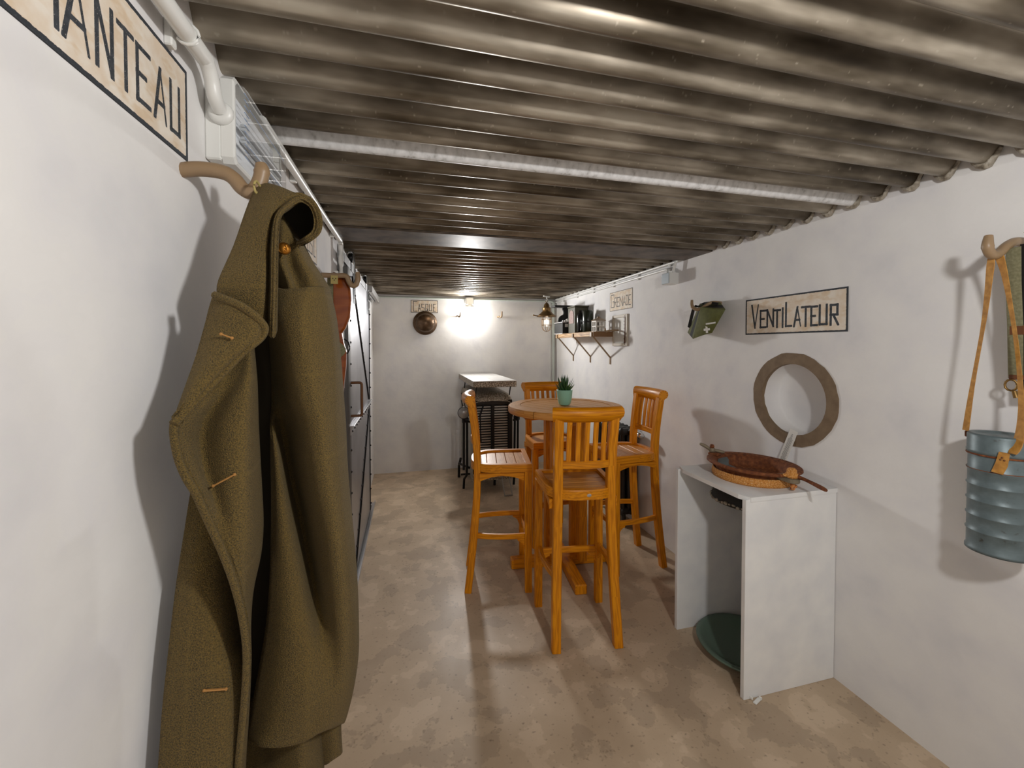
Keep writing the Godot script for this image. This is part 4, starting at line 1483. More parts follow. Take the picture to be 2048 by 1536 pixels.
	for sx in [-1, 1]:
		for sz in [-1, 1]:
			g.box(o + Vector3(.040 * sx, .05, .040 * sz), Vector3(.012, .10, .012), Basis.IDENTITY, .001)
	for yy in [.006, .052, .098]:
		for sx in [-1, 1]:
			g.box(o + Vector3(.040 * sx, yy, 0), Vector3(.011, .011, .088), Basis.IDENTITY, .001)
			g.box(o + Vector3(0, yy, .040 * sx), Vector3(.088, .011, .011), Basis.IDENTITY, .001)
	for sx in [-1, 1]:
		g.box(o + Vector3(.040 * sx, .05, 0), Vector3(.008, .1, .008), Basis.IDENTITY, .001)
		g.box(o + Vector3(0, .05, .040 * sx), Vector3(.008, .1, .008), Basis.IDENTITY, .001)
	part("frame", g, M.white_wood, l)
	g = G.new()
	g.box(o + Vector3(0, .003, 0), Vector3(.10, .006, .10), Basis.IDENTITY, .001)
	g.lathe([Vector2(.074, .103), Vector2(.066, .109), Vector2(.03, .125), Vector2(.016, .128), Vector2(.014, .14), Vector2(0, .141)], o, 4, Basis(Vector3.UP, PI / 4), true)
	part("roof", g, M.hook_paint, l)
	g = G.new()
	var ring := []
	for k in 13: ring.append(o + Vector3(0, .15 + .012 * sin(TAU * k / 12), .012 * cos(TAU * k / 12)))
	g.tube(ring, .0016, 6)
	part("ring", g, M.black_iron, l)

func wall_box() -> void:
	var t := thing("wall_box", "shallow framed wall box with a riveted edge beside the end of the shelf", "box", Vector3(XR, 1.43, -3.18))
	var z0 := -3.31
	var z1 := -3.055
	var y0 := 1.424
	var y1 := 1.690
	var g := G.new()
	for q in [[z0, z0 + .022, y0, y1], [z1 - .026, z1, y0, y1], [z0 + .022, z1 - .026, y0, y0 + .026], [z0 + .022, z1 - .026, y1 - .024, y1]]:
		g.box(Vector3(XR - .007, (q[2] + q[3]) / 2, (q[0] + q[1]) / 2), Vector3(.014, q[3] - q[2], q[1] - q[0]), Basis.IDENTITY, .002)
	part("frame", g, M.frame_beige, t)
	g = G.new()
	g.box(Vector3(XR - .002, (y0 + y1) / 2, (z0 + z1) / 2), Vector3(.004, y1 - y0 - .03, z1 - z0 - .03), Basis.IDENTITY, 0)
	part("back_plate", g, M.label_white, t)
	g = G.new()
	g.box(Vector3(XR - .008, (y0 + y1) / 2, z1 - .038), Vector3(.016, y1 - y0 - .02, .008), Basis.IDENTITY, 0)
	part("hinge_strip", g, M.leather_brown, t)
	for k in 8:
		g = G.new()
		g.ball(Vector3(XR - .01, lerpf(y0 + .03, y1 - .03, k / 7.0), z1 - .050), Vector3(.005, .005, .007), 8, 5)
		part("rivet", g, M.rivet_dark, t)
	hook("small iron hook in front of the riveted wall box", [Vector3(XR - .002, 1.560, -3.22), Vector3(XR - .09, 1.556, -3.22), Vector3(XR - .115, 1.548, -3.22), Vector3(XR - .128, 1.562, -3.22), Vector3(XR - .128, 1.578, -3.22)], .008)

func lantern() -> void:
	var c := Vector3(1.546, 1.59, -4.5)
	var t := thing("ship_lantern", "brass ship lantern with a caged bulb hanging in the back right corner", "lantern", c)
	var g := G.new()
	g.lathe([Vector2(.040, .175), Vector2(.055, .182), Vector2(.108, .178), Vector2(.112, .172), Vector2(.110, .180), Vector2(.075, .208), Vector2(.050, .232), Vector2(.046, .262), Vector2(.050, .268), Vector2(.048, .275), Vector2(.034, .282), Vector2(.032, .305), Vector2(.020, .322), Vector2(.006, .335), Vector2(0, .336)], c, 28)
	part("shade", g, M.lantern_brass, t)
	g = G.new()
	for k in 6:
		var a := TAU * k / 6
		var p := []
		for q in [Vector2(.056, .18), Vector2(.056, .07), Vector2(.050, .035), Vector2(.030, .010), Vector2(.0, .0)]: p.append(c + Vector3(cos(a) * q.x, q.y, sin(a) * q.x))
		g.tube(spline(p, 3), .0024, 6)
	for y in [.075, .14]:
		var ring := []
		for k in 25: ring.append(c + Vector3(cos(TAU * k / 24) * .057, y, sin(TAU * k / 24) * .057))
		g.tube(ring, .0024, 6)
	part("cage", g, M.lantern_brass, t)
	g = G.new()
	g.lathe([Vector2(0, .055), Vector2(.022, .062), Vector2(.030, .085), Vector2(.030, .13), Vector2(.022, .155), Vector2(.018, .18)], c, 20)
	part("bulb", g, M.bulb_glass, t)
	g = G.new()
	for k in 4: g.tube([c + Vector3(.009 * cos(TAU * k / 4), .085, .009 * sin(TAU * k / 4)), c + Vector3(.009 * cos(TAU * k / 4), .145, .009 * sin(TAU * k / 4))], .0028, 6)
	part("filament", g, M.filament, t)
	g = G.new()
	g.tube([c + Vector3(-.105, .178, 0), c + Vector3(-.155, .186, 0)], .006, 8)
	g.ball(c + Vector3(-.155, .186, 0), Vector3(.010, .010, .010), 8, 6)
	part("wing_screw", g, M.lantern_brass, t)
	g = G.new()
	var lk := []
	for k in 13: lk.append(c + Vector3(.012 * cos(TAU * k / 12), .352 + .016 * sin(TAU * k / 12), 0))
	g.tube(lk, .003, 6)
	part("hanging_ring", g, M.lantern_brass, t)
	g = G.new()
	g.tube(spline([c + Vector3(-.012, .362, 0), c + Vector3(0, .356, 0), c + Vector3(.010, .366, 0), c + Vector3(0, .385, 0), c + Vector3(0, .405, 0)], 3), .005, 8)
	g.box(c + Vector3(0, .405, 0), Vector3(.11, .012, .02), Basis(Vector3.UP, .6), .002)
	tag(part("ceiling_hook", g, M.plastic_white), "white painted ceiling hook that holds the ship lantern", "hook")
	var l := OmniLight3D.new()
	l.name = "lantern_light"
	add_child(l, true)
	l.position = c + Vector3(0, .115, 0)
	l.light_energy = .009
	l.light_color = Color8(255, 240, 220)
	l.light_size = .02
	l.omni_range = 12.0
	l.omni_attenuation = 2.0
	l.shadow_enabled = true

func bag() -> void:
	hook("brown wall hook that carries the green first-aid pouch", [Vector3(XR - .002, 1.672, -2.02), Vector3(1.70, 1.672, -2.03), Vector3(1.672, 1.645, -2.07), Vector3(1.658, 1.640, -2.10), Vector3(1.648, 1.66, -2.125), Vector3(1.650, 1.698, -2.13)], .010)
	var t := thing("first_aid_pouch", "green zipped first-aid pouch with a white cross hanging on a wall hook", "pouch", Vector3(1.68, 1.47, -2.03))
	# front panel corners, seen from the room: top far, top near, bottom near, bottom far
	var F := [PX(1402, 614, 1.655), PX(1451, 619, 1.665), PX(1424, 666, 1.650), PX(1386, 678, 1.64)]
	var Bk := [PX(1399, 608, 1.715), PX(1440, 604, 1.735), PX(1415, 660, 1.735), PX(1375, 665, 1.72)]
	var rows := []
	var back := []
	var n := 9
	for i in n:
		var v := i / float(n - 1)
		var r := []
		var b := []
		for j in n:
			var q := j / float(n - 1)
			# soft bulge, edges pulled in between the corners
			var e := Vector3(-1, 0, .25) * .014 * sin(PI * q) * sin(PI * v)
			var p: Vector3 = F[0].lerp(F[1], q).lerp(F[3].lerp(F[2], q), v)
			var pinch := Vector3(0, .004, .004) * sin(PI * q) * (1 if v < .5 else -1) * absf(2 * v - 1)
			r.append(p + e - pinch)
			var pb: Vector3 = Bk[0].lerp(Bk[1], q).lerp(Bk[3].lerp(Bk[2], q), v)
			b.append(pb)
		rows.append(r)
		back.append(b)
	var g := G.new()
	g.grid(rows, 1)
	part("front_panel", g, M.canvas_green, t)
	g = G.new()
	var fl := []
	for r in back:
		var rr: Array = r.duplicate()
		rr.reverse()
		fl.append(rr)
	g.grid(fl, 1)
	part("back_panel", g, M.canvas_green, t)
	var loop_f := []
	var loop_b := []
	for j in n: loop_f.append(rows[0][j]); loop_b.append(back[0][j])
	for i in range(1, n): loop_f.append(rows[i][n - 1]); loop_b.append(back[i][n - 1])
	for j in range(n - 2, -1, -1): loop_f.append(rows[n - 1][j]); loop_b.append(back[n - 1][j])
	for i in range(n - 2, -1, -1): loop_f.append(rows[i][0]); loop_b.append(back[i][0])
	g = G.new()
	var zip := G.new()
	var gb := []
	for f in [0.0, .1, .2, .24, .56, .60, .8, 1.0]:
		var r := []
		for k in loop_f.size():
			var mid: Vector3 = loop_f[k].lerp(loop_b[k], f)
			r.append(mid)
		gb.append(r)
	g.grid([gb[0], gb[1], gb[2]], 1)
	g.grid([gb[5], gb[6], gb[7]], 1)
	zip.grid([gb[2], gb[3], gb[4], gb[5]], 1)
	part("gusset", g, M.canvas_green, t)
	part("zip", zip, M.strap_black, t)
	var ctr := func(u: float, v: float) -> Vector3:
		var x := u * (n - 1)
		var y := v * (n - 1)
		var i := clampi(int(y), 0, n - 2)
		var j := clampi(int(x), 0, n - 2)
		var p: Vector3 = rows[i][j].lerp(rows[i][j + 1], x - j).lerp(rows[i + 1][j].lerp(rows[i + 1][j + 1], x - j), y - i)
		return p
	var nrm: Vector3 = (rows[4][5] - rows[4][4]).cross(rows[5][4] - rows[4][4]).normalized()
	if nrm.x > 0: nrm = -nrm
	# white cross and a line of small white lettering
	var ex: Vector3 = (ctr.call(.8, .75) - ctr.call(.6, .75))
	var ey: Vector3 = (ctr.call(.7, .65) - ctr.call(.7, .85))
	var cx: Vector3 = ctr.call(.66, .80) + nrm * .0015
	var xd := ex.normalized()
	var yd := nrm.cross(xd).normalized()
	g = G.new()
	g.box(cx, Vector3(.040, .013, .002), Basis(xd, yd, nrm), .0)
	g.box(cx, Vector3(.013, .040, .0024), Basis(xd, yd, nrm), .0)
	part("white_cross", g, M.label_white, t)
	g = G.new()
	rng.seed = 21
	var x := -.032
	while x < .03:
		var w := rng.randf_range(.003, .006)
		g.box(ctr.call(.74, .56) + nrm * .0015 + xd * (x + w / 2), Vector3(w, .009, .0015), Basis(xd, yd, nrm), .0)
		x += w + .0014
	part("white_lettering", g, M.label_white, t)
	# carrying loop over the hook
	g = G.new()
	g.sweep(spline([PX(1402, 612, 1.70), PX(1393, 613, 1.675), PX(1389, 612, 1.662), PX(1386, 622, 1.665), PX(1378, 655, 1.715)], 4), [Vector2(-.002, -.009), Vector2(.002, -.009), Vector2(.002, .009), Vector2(-.002, .009)], Vector3(0, .3, 1).normalized(), true, [], -1)
	g.sweep(spline([PX(1402, 608, 1.70), PX(1420, 606, 1.70), PX(1436, 608, 1.70)], 4), [Vector2(-.002, -.008), Vector2(.002, -.008), Vector2(.002, .008), Vector2(-.002, .008)], Vector3(0, 0, 1), true, [], -1)
	part("carrying_strap", g, M.strap_black, t)

func conduits() -> void:
	# two conduits along the top of the right wall, ending at the junction box
	var g := G.new()
	g.tube([Vector3(XR - .012, 1.988, ZB + .03), Vector3(XR - .012, 1.990, -2.36)], .0095, 8)
	for k in 6: g.box(Vector3(XR - .008, 1.977, -4.5 + k * .4), Vector3(.014, .012, .02), Basis.IDENTITY, .002)
	tag(part("conduit_pipe", g, M.plastic_white), "upper of the two thin white conduits along the top of the right wall", "pipe", "")
	g = G.new()
	g.tube(spline([Vector3(XR - .011, 1.957, ZB + .03), Vector3(XR - .011, 1.957, -3.6), Vector3(XR - .011, 1.958, -2.62), Vector3(XR - .012, 1.952, -2.52), Vector3(XR - .03, 1.93, -2.49), Vector3(XR - .03, 1.91, -2.49)], 4), .0085, 8)
	for k in 6: g.box(Vector3(XR - .008, 1.946, -4.5 + k * .4), Vector3(.014, .012, .02), Basis.IDENTITY, .002)
	tag(part("conduit_pipe", g, M.plastic_white), "lower of the two thin white conduits, bending down into the junction box", "pipe", "")
	var t := thing("junction_box", "small white junction box on the right wall near the ceiling beam", "box", Vector3(XR, 1.85, -2.45))
	g = G.new()
	g.box(Vector3(XR - .036, 1.878, -2.45), Vector3(.072, .075, .085), Basis.IDENTITY, .003)
	part("box", g, M.plastic_white, t)
	g = G.new()
	g.box(Vector3(XR - .074, 1.878, -2.45), Vector3(.006, .07, .08), Basis.IDENTITY, .002)
	part("cover", g, M.switch_grey, t)
	g = G.new()
	g.tube([Vector3(XR - .035, 1.915, -2.425), Vector3(XR - .030, 1.985, -2.40)], .009, 8)
	g.tube([Vector3(XR - .03, 1.912, -2.475), Vector3(XR - .03, 1.925, -2.478)], .012, 8)
	part("cable_gland", g, M.plastic_white, t)
	# pipe and cable in the back right corner, conduit along the top of the back wall
	g = G.new()
	g.tube(spline([Vector3(1.66, 1.972, ZB + .02), Vector3(1.70, 1.968, ZB + .02), Vector3(1.722, 1.945, ZB + .02), Vector3(1.724, 1.85, ZB + .02), Vector3(1.724, .6, ZB + .02), Vector3(1.724, .12, ZB + .02)], 4), .0135, 10)
	for y in [1.6, 1.08, .5]: g.tube([Vector3(1.724, y, ZB + .02), Vector3(1.724, y + .03, ZB + .02)], .0165, 10)
	tag(part("corner_pipe", g, M.plastic_mint), "pale mint pipe running down the back right corner", "pipe")
	g = G.new()
	g.tube([Vector3(1.688, 1.955, ZB + .006), Vector3(1.686, 1.2, ZB + .006), Vector3(1.684, .1, ZB + .006)], .005, 6)
	tag(part("corner_cable", g, M.plastic_white), "thin pale cable beside the mint pipe in the back corner", "cable")
	g = G.new()
	g.tube([Vector3(XL + .05, 1.968, ZB + .012), Vector3(.635, 1.966, ZB + .012)], .010, 8)
	g.tube([Vector3(.73, 1.966, ZB + .012), Vector3(1.66, 1.972, ZB + .012)], .010, 8)
	tag(part("conduit_pipe", g, M.plastic_mint), "pale conduit along the top of the back wall, joining the lamp", "pipe")

func canister() -> void:
	hook("brown wall hook at the right edge that carries the canister strap", [Vector3(XR - .002, 1.722, -.80), Vector3(1.70, 1.722, -.80), Vector3(1.66, 1.706, -.80), Vector3(1.628, 1.683, -.80), Vector3(1.600, 1.680, -.80), Vector3(1.584, 1.700, -.80), Vector3(1.587, 1.732, -.80)], .0125)
	var c := Vector3(1.664, 0, -.803)
	var y0 := .822
	var y1 := 1.166
	var t := thing("gas_mask_canister", "ribbed grey-blue metal canister hanging on a tan strap at the right edge", "canister", Vector3(c.x, y0, c.z))
	var r := .064
	var g := G.new()
	var prof := [Vector2(0, y0 + .004), Vector2(r - .004, y0 + .002), Vector2(r + .003, y0), Vector2(r + .003, y0 + .008), Vector2(r, y0 + .012)]
	for k in 5:
		var y := lerpf(y0 + .06, y1 - .105, k / 4.0)
		prof.append_array([Vector2(r, y - .004), Vector2(r + .0028, y - .001), Vector2(r + .0028, y + .001), Vector2(r, y + .004)])
	prof.append(Vector2(r, y1 - .05))
	g.lathe(prof, Vector3(c.x, 0, c.z), 40)
	part("body", g, M.canister_paint, t)
	g = G.new()
	g.lathe([Vector2(r, y1 - .058), Vector2(r + .004, y1 - .055), Vector2(r + .004, y1 - .048), Vector2(r + .0025, y1 - .046), Vector2(r + .0025, y1 - .006), Vector2(r, y1), Vector2(r - .012, y1 - .001), Vector2(r - .016, y1 - .004), Vector2(0, y1 - .003)], Vector3(c.x, 0, c.z), 40)
	part("lid", g, M.canister_paint, t)
	g = G.new()
	g.lathe([Vector2(r + .0035, y1 - .062), Vector2(r + .0045, y1 - .060), Vector2(r + .0035, y1 - .057)], Vector3(c.x, 0, c.z), 40)
	g.lathe([Vector2(r + .0025, y1 - .105), Vector2(r + .0032, y1 - .104), Vector2(r + .0025, y1 - .1025)], Vector3(c.x, 0, c.z), 40)
	part("rusty_seam", g, M.rust_dark, t)
	g = G.new()
	g.box(Vector3(c.x - .01, y1 - .012, c.z - r - .004), Vector3(.014, .018, .008), Basis.IDENTITY, .002)
	part("strap_lug", g, M.rust_dark, t)
	var flat := func(w: float) -> Array: return [Vector2(-w, -.0011), Vector2(w, -.0011), Vector2(w, .0011), Vector2(-w, .0011)]
	g = G.new()
	var up := Vector3(1, 0, .25).normalized()
	# far leg, over the hook, near leg with the tongue that ends on the can
	g.sweep(spline([Vector3(1.640, 1.165, -.868), Vector3(1.634, 1.30, -.852), Vector3(1.624, 1.50, -.824), Vector3(1.612, 1.64, -.808), Vector3(1.611, 1.668, -.806), Vector3(1.612, 1.690, -.803)], 4), flat.call(.0085), up, true, [1, .95, .9, .8, .7, .62, .6, .6, .7, .8, .9, 1, 1.1, 1.1, 1, 1, 1, 1, 1, .9, .9], -1)
	part("strap", g, M.leather_tan, t)
	g = G.new()
	g.sweep(spline([Vector3(1.627, 1.694, -.806), Vector3(1.632, 1.67, -.798), Vector3(1.640, 1.60, -.788), Vector3(1.648, 1.42, -.768), Vector3(1.640, 1.25, -.752), Vector3(1.622, 1.16, -.748), Vector3(1.606, 1.125, -.752)], 4), flat.call(.0085), up, true, [.8, 1, 1.1, 1.2, 1.2, 1.1, 1, .9, .8, .7, .62, .6, .6, .62, .68, .75, .85, 1, 1.1, 1.2, 1.3, 1.3, 1.3, 1.2, 1.0], -1)
	part("strap", g, M.leather_tan, t)
	g = G.new()
	var poly := [Vector2(-.002, .052), Vector2(.018, .050), Vector2(.014, .012), Vector2(.006, -.012), Vector2(-.016, -.008), Vector2(-.008, .02)]
	g.extrude(poly, .0025, Vector3(1.599, 1.075, -.772), Basis(Vector3(.35, 0, .94), Vector3(-.06, 1, .02).normalized(), Vector3(-.94, -.05, .35)), .0)
	part("strap_tongue", g, M.leather_tan, t).set_meta("label", "loose tongue of the strap with three rivets")
	g = G.new()
	for q in [Vector2(.004, .036), Vector2(.001, .030), Vector2(.008, .029)]:
		g.ball(Vector3(1.599, 1.075, -.772) + Vector3(.35, 0, .94) * q.x + Vector3(-.06, 1, .02) * q.y + Vector3(-.94, -.05, .35) * .002, Vector3(.0024, .0024, .0024), 8, 5)
	part("rivet", g, M.leather_brown, t)
	# webbing that hangs on the same hook, cut by the frame
	var w := thing("webbing_strap", "grey-green webbing belt with brass fittings hanging beside the canister strap", "strap", Vector3(1.69, 1.28, -.79))
	g = G.new()
	g.cloth([[Vector3(1.690, 1.703, -.812), Vector3(1.690, 1.703, -.784)], [Vector3(1.690, 1.60, -.811), Vector3(1.690, 1.60, -.782)], [Vector3(1.691, 1.48, -.806), Vector3(1.691, 1.48, -.776)], [Vector3(1.692, 1.33, -.802), Vector3(1.692, 1.33, -.772)]], .004)
	part("webbing", g, M.webbing, w)
	for q in [[1.466, .028, .036], [1.332, .014, .034]]:
		g = G.new()
		g.box(Vector3(1.6895, q[0], -.785), Vector3(.006, q[1], q[2]), Basis.IDENTITY, .002)
		part("brass_clasp", g, M.leather_brown, w)
	g = G.new()
	var ring := []
	for k in 13: ring.append(Vector3(1.690 + .002 * cos(TAU * k / 12), 1.308 + .016 * sin(TAU * k / 12), -.797 + .012 * cos(TAU * k / 12)))
	g.tube(ring, .003, 6)
	g.tube([Vector3(1.69, 1.292, -.79), Vector3(1.69, 1.272, -.786)], .006, 8)
	part("buckle_ring", g, M.brass_dull, w)
	g = G.new()
	g.cloth([[Vector3(1.694, 1.708, -.784), Vector3(1.70, 1.708, -.745)], [Vector3(1.694, 1.5, -.778), Vector3(1.70, 1.5, -.74)], [Vector3(1.694, 1.28, -.772), Vector3(1.70, 1.28, -.735)]], .006)
	part("black_backing", g, M.strap_black, w)
	g = G.new()
	g.sweep(spline([Vector3(1.69, 1.736, -.775), Vector3(1.682, 1.738, -.765), Vector3(1.676, 1.70, -.757), Vector3(1.678, 1.60, -.752)], 4), [Vector2(-.008, -.002), Vector2(.008, -.002), Vector2(.008, .002), Vector2(-.008, .002)], Vector3(1, 0, .4).normalized(), true, [], -1)
	part("lime_edging", g, M.edging_lime, w)

# a point of the place given by its bearing from the measuring station at (0, 1.42, 0) and its x
func PX(px: float, py: float, x: float) -> Vector3:
	var r := Vector3(.969617, .000167, .244629)
	var u := Vector3(.004827, .999792, -.019812)
	var w := Vector3(.244582, -.020391, -.969414)
	var d := w * 821.48 + r * (px - 1024.0) - u * (py - 709.6)
	return Vector3(0, 1.42, 0) + d * (x / d.x)

func back_wall() -> void:
	var t := thing("steel_helmet", "round brown steel helmet hanging on the back wall under its sign", "helmet", Vector3(.184, 1.552, -4.70))
	var c := Vector3(.184, 1.684, ZB + .03)
	var B := Basis(Vector3.RIGHT, PI / 2) * Basis(Vector3(0, 0, 1), -.08)
	var g := G.new()
	var prof := [Vector2(.133, 0), Vector2(.135, .006), Vector2(.131, .010), Vector2(.120, .018), Vector2(.108, .030)]
	for k in 9: prof.append(Vector2(.103 * cos(PI / 2 * k / 8.0), .038 + .072 * sin(PI / 2 * k / 8.0)))
	g.lathe(prof, c, 40, B)
	part("shell", g, M.helmet_steel, t)
	g = G.new()
	g.lathe([Vector2(.132, .004), Vector2(.128, .004), Vector2(.118, .014), Vector2(.09, .03)], c, 40, B)
	part("inner_rim", g, M.helmet_steel, t)
	hook("brown wall hook under the steel helmet on the back wall", [Vector3(.184, 1.70, ZB + .002), Vector3(.184, 1.70, ZB + .05), Vector3(.184, 1.694, ZB + .07), Vector3(.184, 1.705, ZB + .085)], .010)
	hook("empty wall hook on the back wall, left of the lit lamp", [Vector3(.545, 1.768, ZB + .002), Vector3(.548, 1.770, ZB + .06), Vector3(.562, 1.758, ZB + .085), Vector3(.572, 1.768, ZB + .10), Vector3(.574, 1.81, ZB + .105)], .010)
	hook("empty wall hook on the back wall, right of the lit lamp", [Vector3(1.028, 1.768, ZB + .002), Vector3(1.032, 1.770, ZB + .06), Vector3(1.046, 1.760, ZB + .085), Vector3(1.056, 1.775, ZB + .10), Vector3(1.058, 1.828, ZB + .105)], .010)

# ---------------------------------------------------------------- things on the left wall
func light_box() -> void:
	var t := thing("emergency_light", "white wall light with a clear ribbed cover high on the left wall", "light fitting", Vector3(XL, 1.77, -1.0))
	var g := G.new()
	g.box(Vector3(XL + .014, 1.857, -1.06), Vector3(.028, .155, .30), Basis.IDENTITY, .003)
	part("back_box", g, M.plastic_white, t)
	# tray with chamfered corners
	g = G.new()
	var zc := -1.063
	var hl := .153
	var sec := [Vector2(-.082, 1.770), Vector2(.0, 0)]
	var x0 := XL + .024
	var x1 := XL + .048
	var xf := XL + .083
	var yb := 1.776
	var yt := 1.945
	var P := func(y: float, z: float, x: float) -> Vector3: return Vector3(x, y, z)
	var rect := func(e: float, x: float, ch: float) -> Array:
		var a := yb + e
		var b := yt - e
		var z0 := zc + hl - e
		var z1 := zc - hl + e
		return [Vector3(x, a, z0 - ch), Vector3(x, a + ch, z0), Vector3(x, b - ch, z0), Vector3(x, b, z0 - ch), Vector3(x, b, z1 + ch), Vector3(x, b - ch, z1), Vector3(x, a + ch, z1), Vector3(x, a, z1 + ch)]
	var L := [rect.call(.004, x0, .01), rect.call(0.0, x0 + .004, .01), rect.call(0.0, x1, .01), rect.call(.003, x1 + .003, .01), rect.call(.007, x1 + .003, .01)]
	for i in L.size() - 1:
		for k in 8:
			var j := (k + 1) % 8
			g.quad(L[i][j], L[i][k], L[i + 1][k], L[i + 1][j])
	for k in range(1, 7):
		g.tri(L[0][0], L[0][k + 1], L[0][k])
	part("tray", g, M.plastic_white, t)
	g = G.new()
	g.box(Vector3(x0 + .012, (yb + yt) / 2, zc), Vector3(.004, .13, .26), Basis.IDENTITY, .002)
	g.bar(Vector3(x0 + .02, yb + .055, zc - .13), Vector3(x0 + .02, yb + .055, zc + .13), .004, .012, Vector3.UP, .001)
	part("reflector", g, M.reflector, t)
	g = G.new()
	for y in [yb + .06, yb + .085]: g.tube([Vector3(x0 + .030, y, zc - .12), Vector3(x0 + .030, y, zc + .12)], .007, 8)
	part("light_tube", g, M.tube_grey, t)
	# clear cover with ribs
	g = G.new()
	var C := [rect.call(.008, x1 + .002, .01), rect.call(.010, x1 + .012, .01), rect.call(.016, x1 + .018, .012)]
	for i in C.size() - 1:
		for k in 8:
			var j := (k + 1) % 8
			g.quad(C[i][j], C[i][k], C[i + 1][k], C[i + 1][j])
	for k in range(1, 7): g.tri(C[2][0], C[2][k], C[2][k + 1])
	part("clear_cover", g, M.clear_cover, t)
	g = G.new()
	for k in 11:
		var y := lerpf(yb + .022, yt - .022, k / 10.0)
		g.tube([Vector3(x1 + .0135, y, zc + hl - .022), Vector3(x1 + .0135, y, zc + hl - .045)], .0010, 6)
	g.tube([Vector3(x1 + .0135, yb + .05, zc - hl + .02), Vector3(x1 + .0135, yb + .05, zc + hl - .05)], .0010, 6)
	g.tube([Vector3(x1 + .0135, yt - .04, zc - hl + .02), Vector3(x1 + .0135, yt - .04, zc + hl - .05)], .0010, 6)
	part("cover_rib", g, M.cover_blue, t)
	g = G.new()
	g.lathe([Vector2(0, 0), Vector2(.020, 0), Vector2(.022, .004), Vector2(.020, .012), Vector2(.012, .014), Vector2(0, .014)], Vector3(XL + .030, 1.866, -.912), 18, Basis(Vector3.RIGHT, PI / 2))
	part("cable_gland", g, M.plastic_white, t)
	# conduit that feeds it
	g = G.new()
	g.tube(spline([Vector3(XL + .03, 1.926, .6), Vector3(XL + .03, 1.926, -.2), Vector3(XL + .03, 1.927, -.77), Vector3(XL + .031, 1.925, -.84), Vector3(XL + .031, 1.905, -.866), Vector3(XL + .031, 1.88, -.878), Vector3(XL + .031, 1.868, -.90)], 5), .0125, 12)
	g.tube([Vector3(XL + .03, 1.926, -.60), Vector3(XL + .03, 1.926, -.845)], .0140, 12)
	tag(part("feed_conduit", g, M.plastic_white), "white conduit along the left wall bending down into the emergency light", "pipe")
	for z in [-.785, -.45]:
		g = G.new()
		g.box(Vector3(XL + .006, 1.926, z), Vector3(.012, .05, .016), Basis.IDENTITY, .002)
		var ring := []
		for k in 9: ring.append(Vector3(XL + .03 - .014 * cos(PI * k / 8 + PI), 1.926 + .0155 * sin(PI * k / 8 - PI / 2), z))
		var r2 := []
		for k in 11: r2.append(Vector3(XL + .03 + .0160 * cos(lerpf(-2.6, 2.6, k / 10.0)), 1.926 + .0160 * sin(lerpf(-2.6, 2.6, k / 10.0)), z))
		g.tube(r2, .003, 6)
		tag(part("pipe_clip", g, M.plastic_white), "white pipe clip on the conduit " + ("just before the emergency light" if z == -.785 else "above the first letters of the MANTEAU sign"), "clip", "clips of the left wall conduit")
	g = G.new()
	g.tube(spline([Vector3(XL + .028, 1.975, -1.14), Vector3(XL + .028, 1.975, -1.7), Vector3(XL + .03, 1.975, -2.27), Vector3(XL + .032, 1.968, -2.315), Vector3(XL + .032, 1.94, -2.335), Vector3(XL + .032, 1.80, -2.335), Vector3(XL + .032, 1.2, -2.335)], 5), .0125, 10)
	for z in [-1.5, -1.9, -2.2]: g.box(Vector3(XL + .010, 1.975, z), Vector3(.02, .03, .014), Basis.IDENTITY, .002)
	g.box(Vector3(XL + .010, 1.81, -2.335), Vector3(.02, .014, .03), Basis.IDENTITY, .002)
	tag(part("feed_conduit", g, M.plastic_white), "white conduit along the top of the left wall, turning down before the steel door", "pipe")

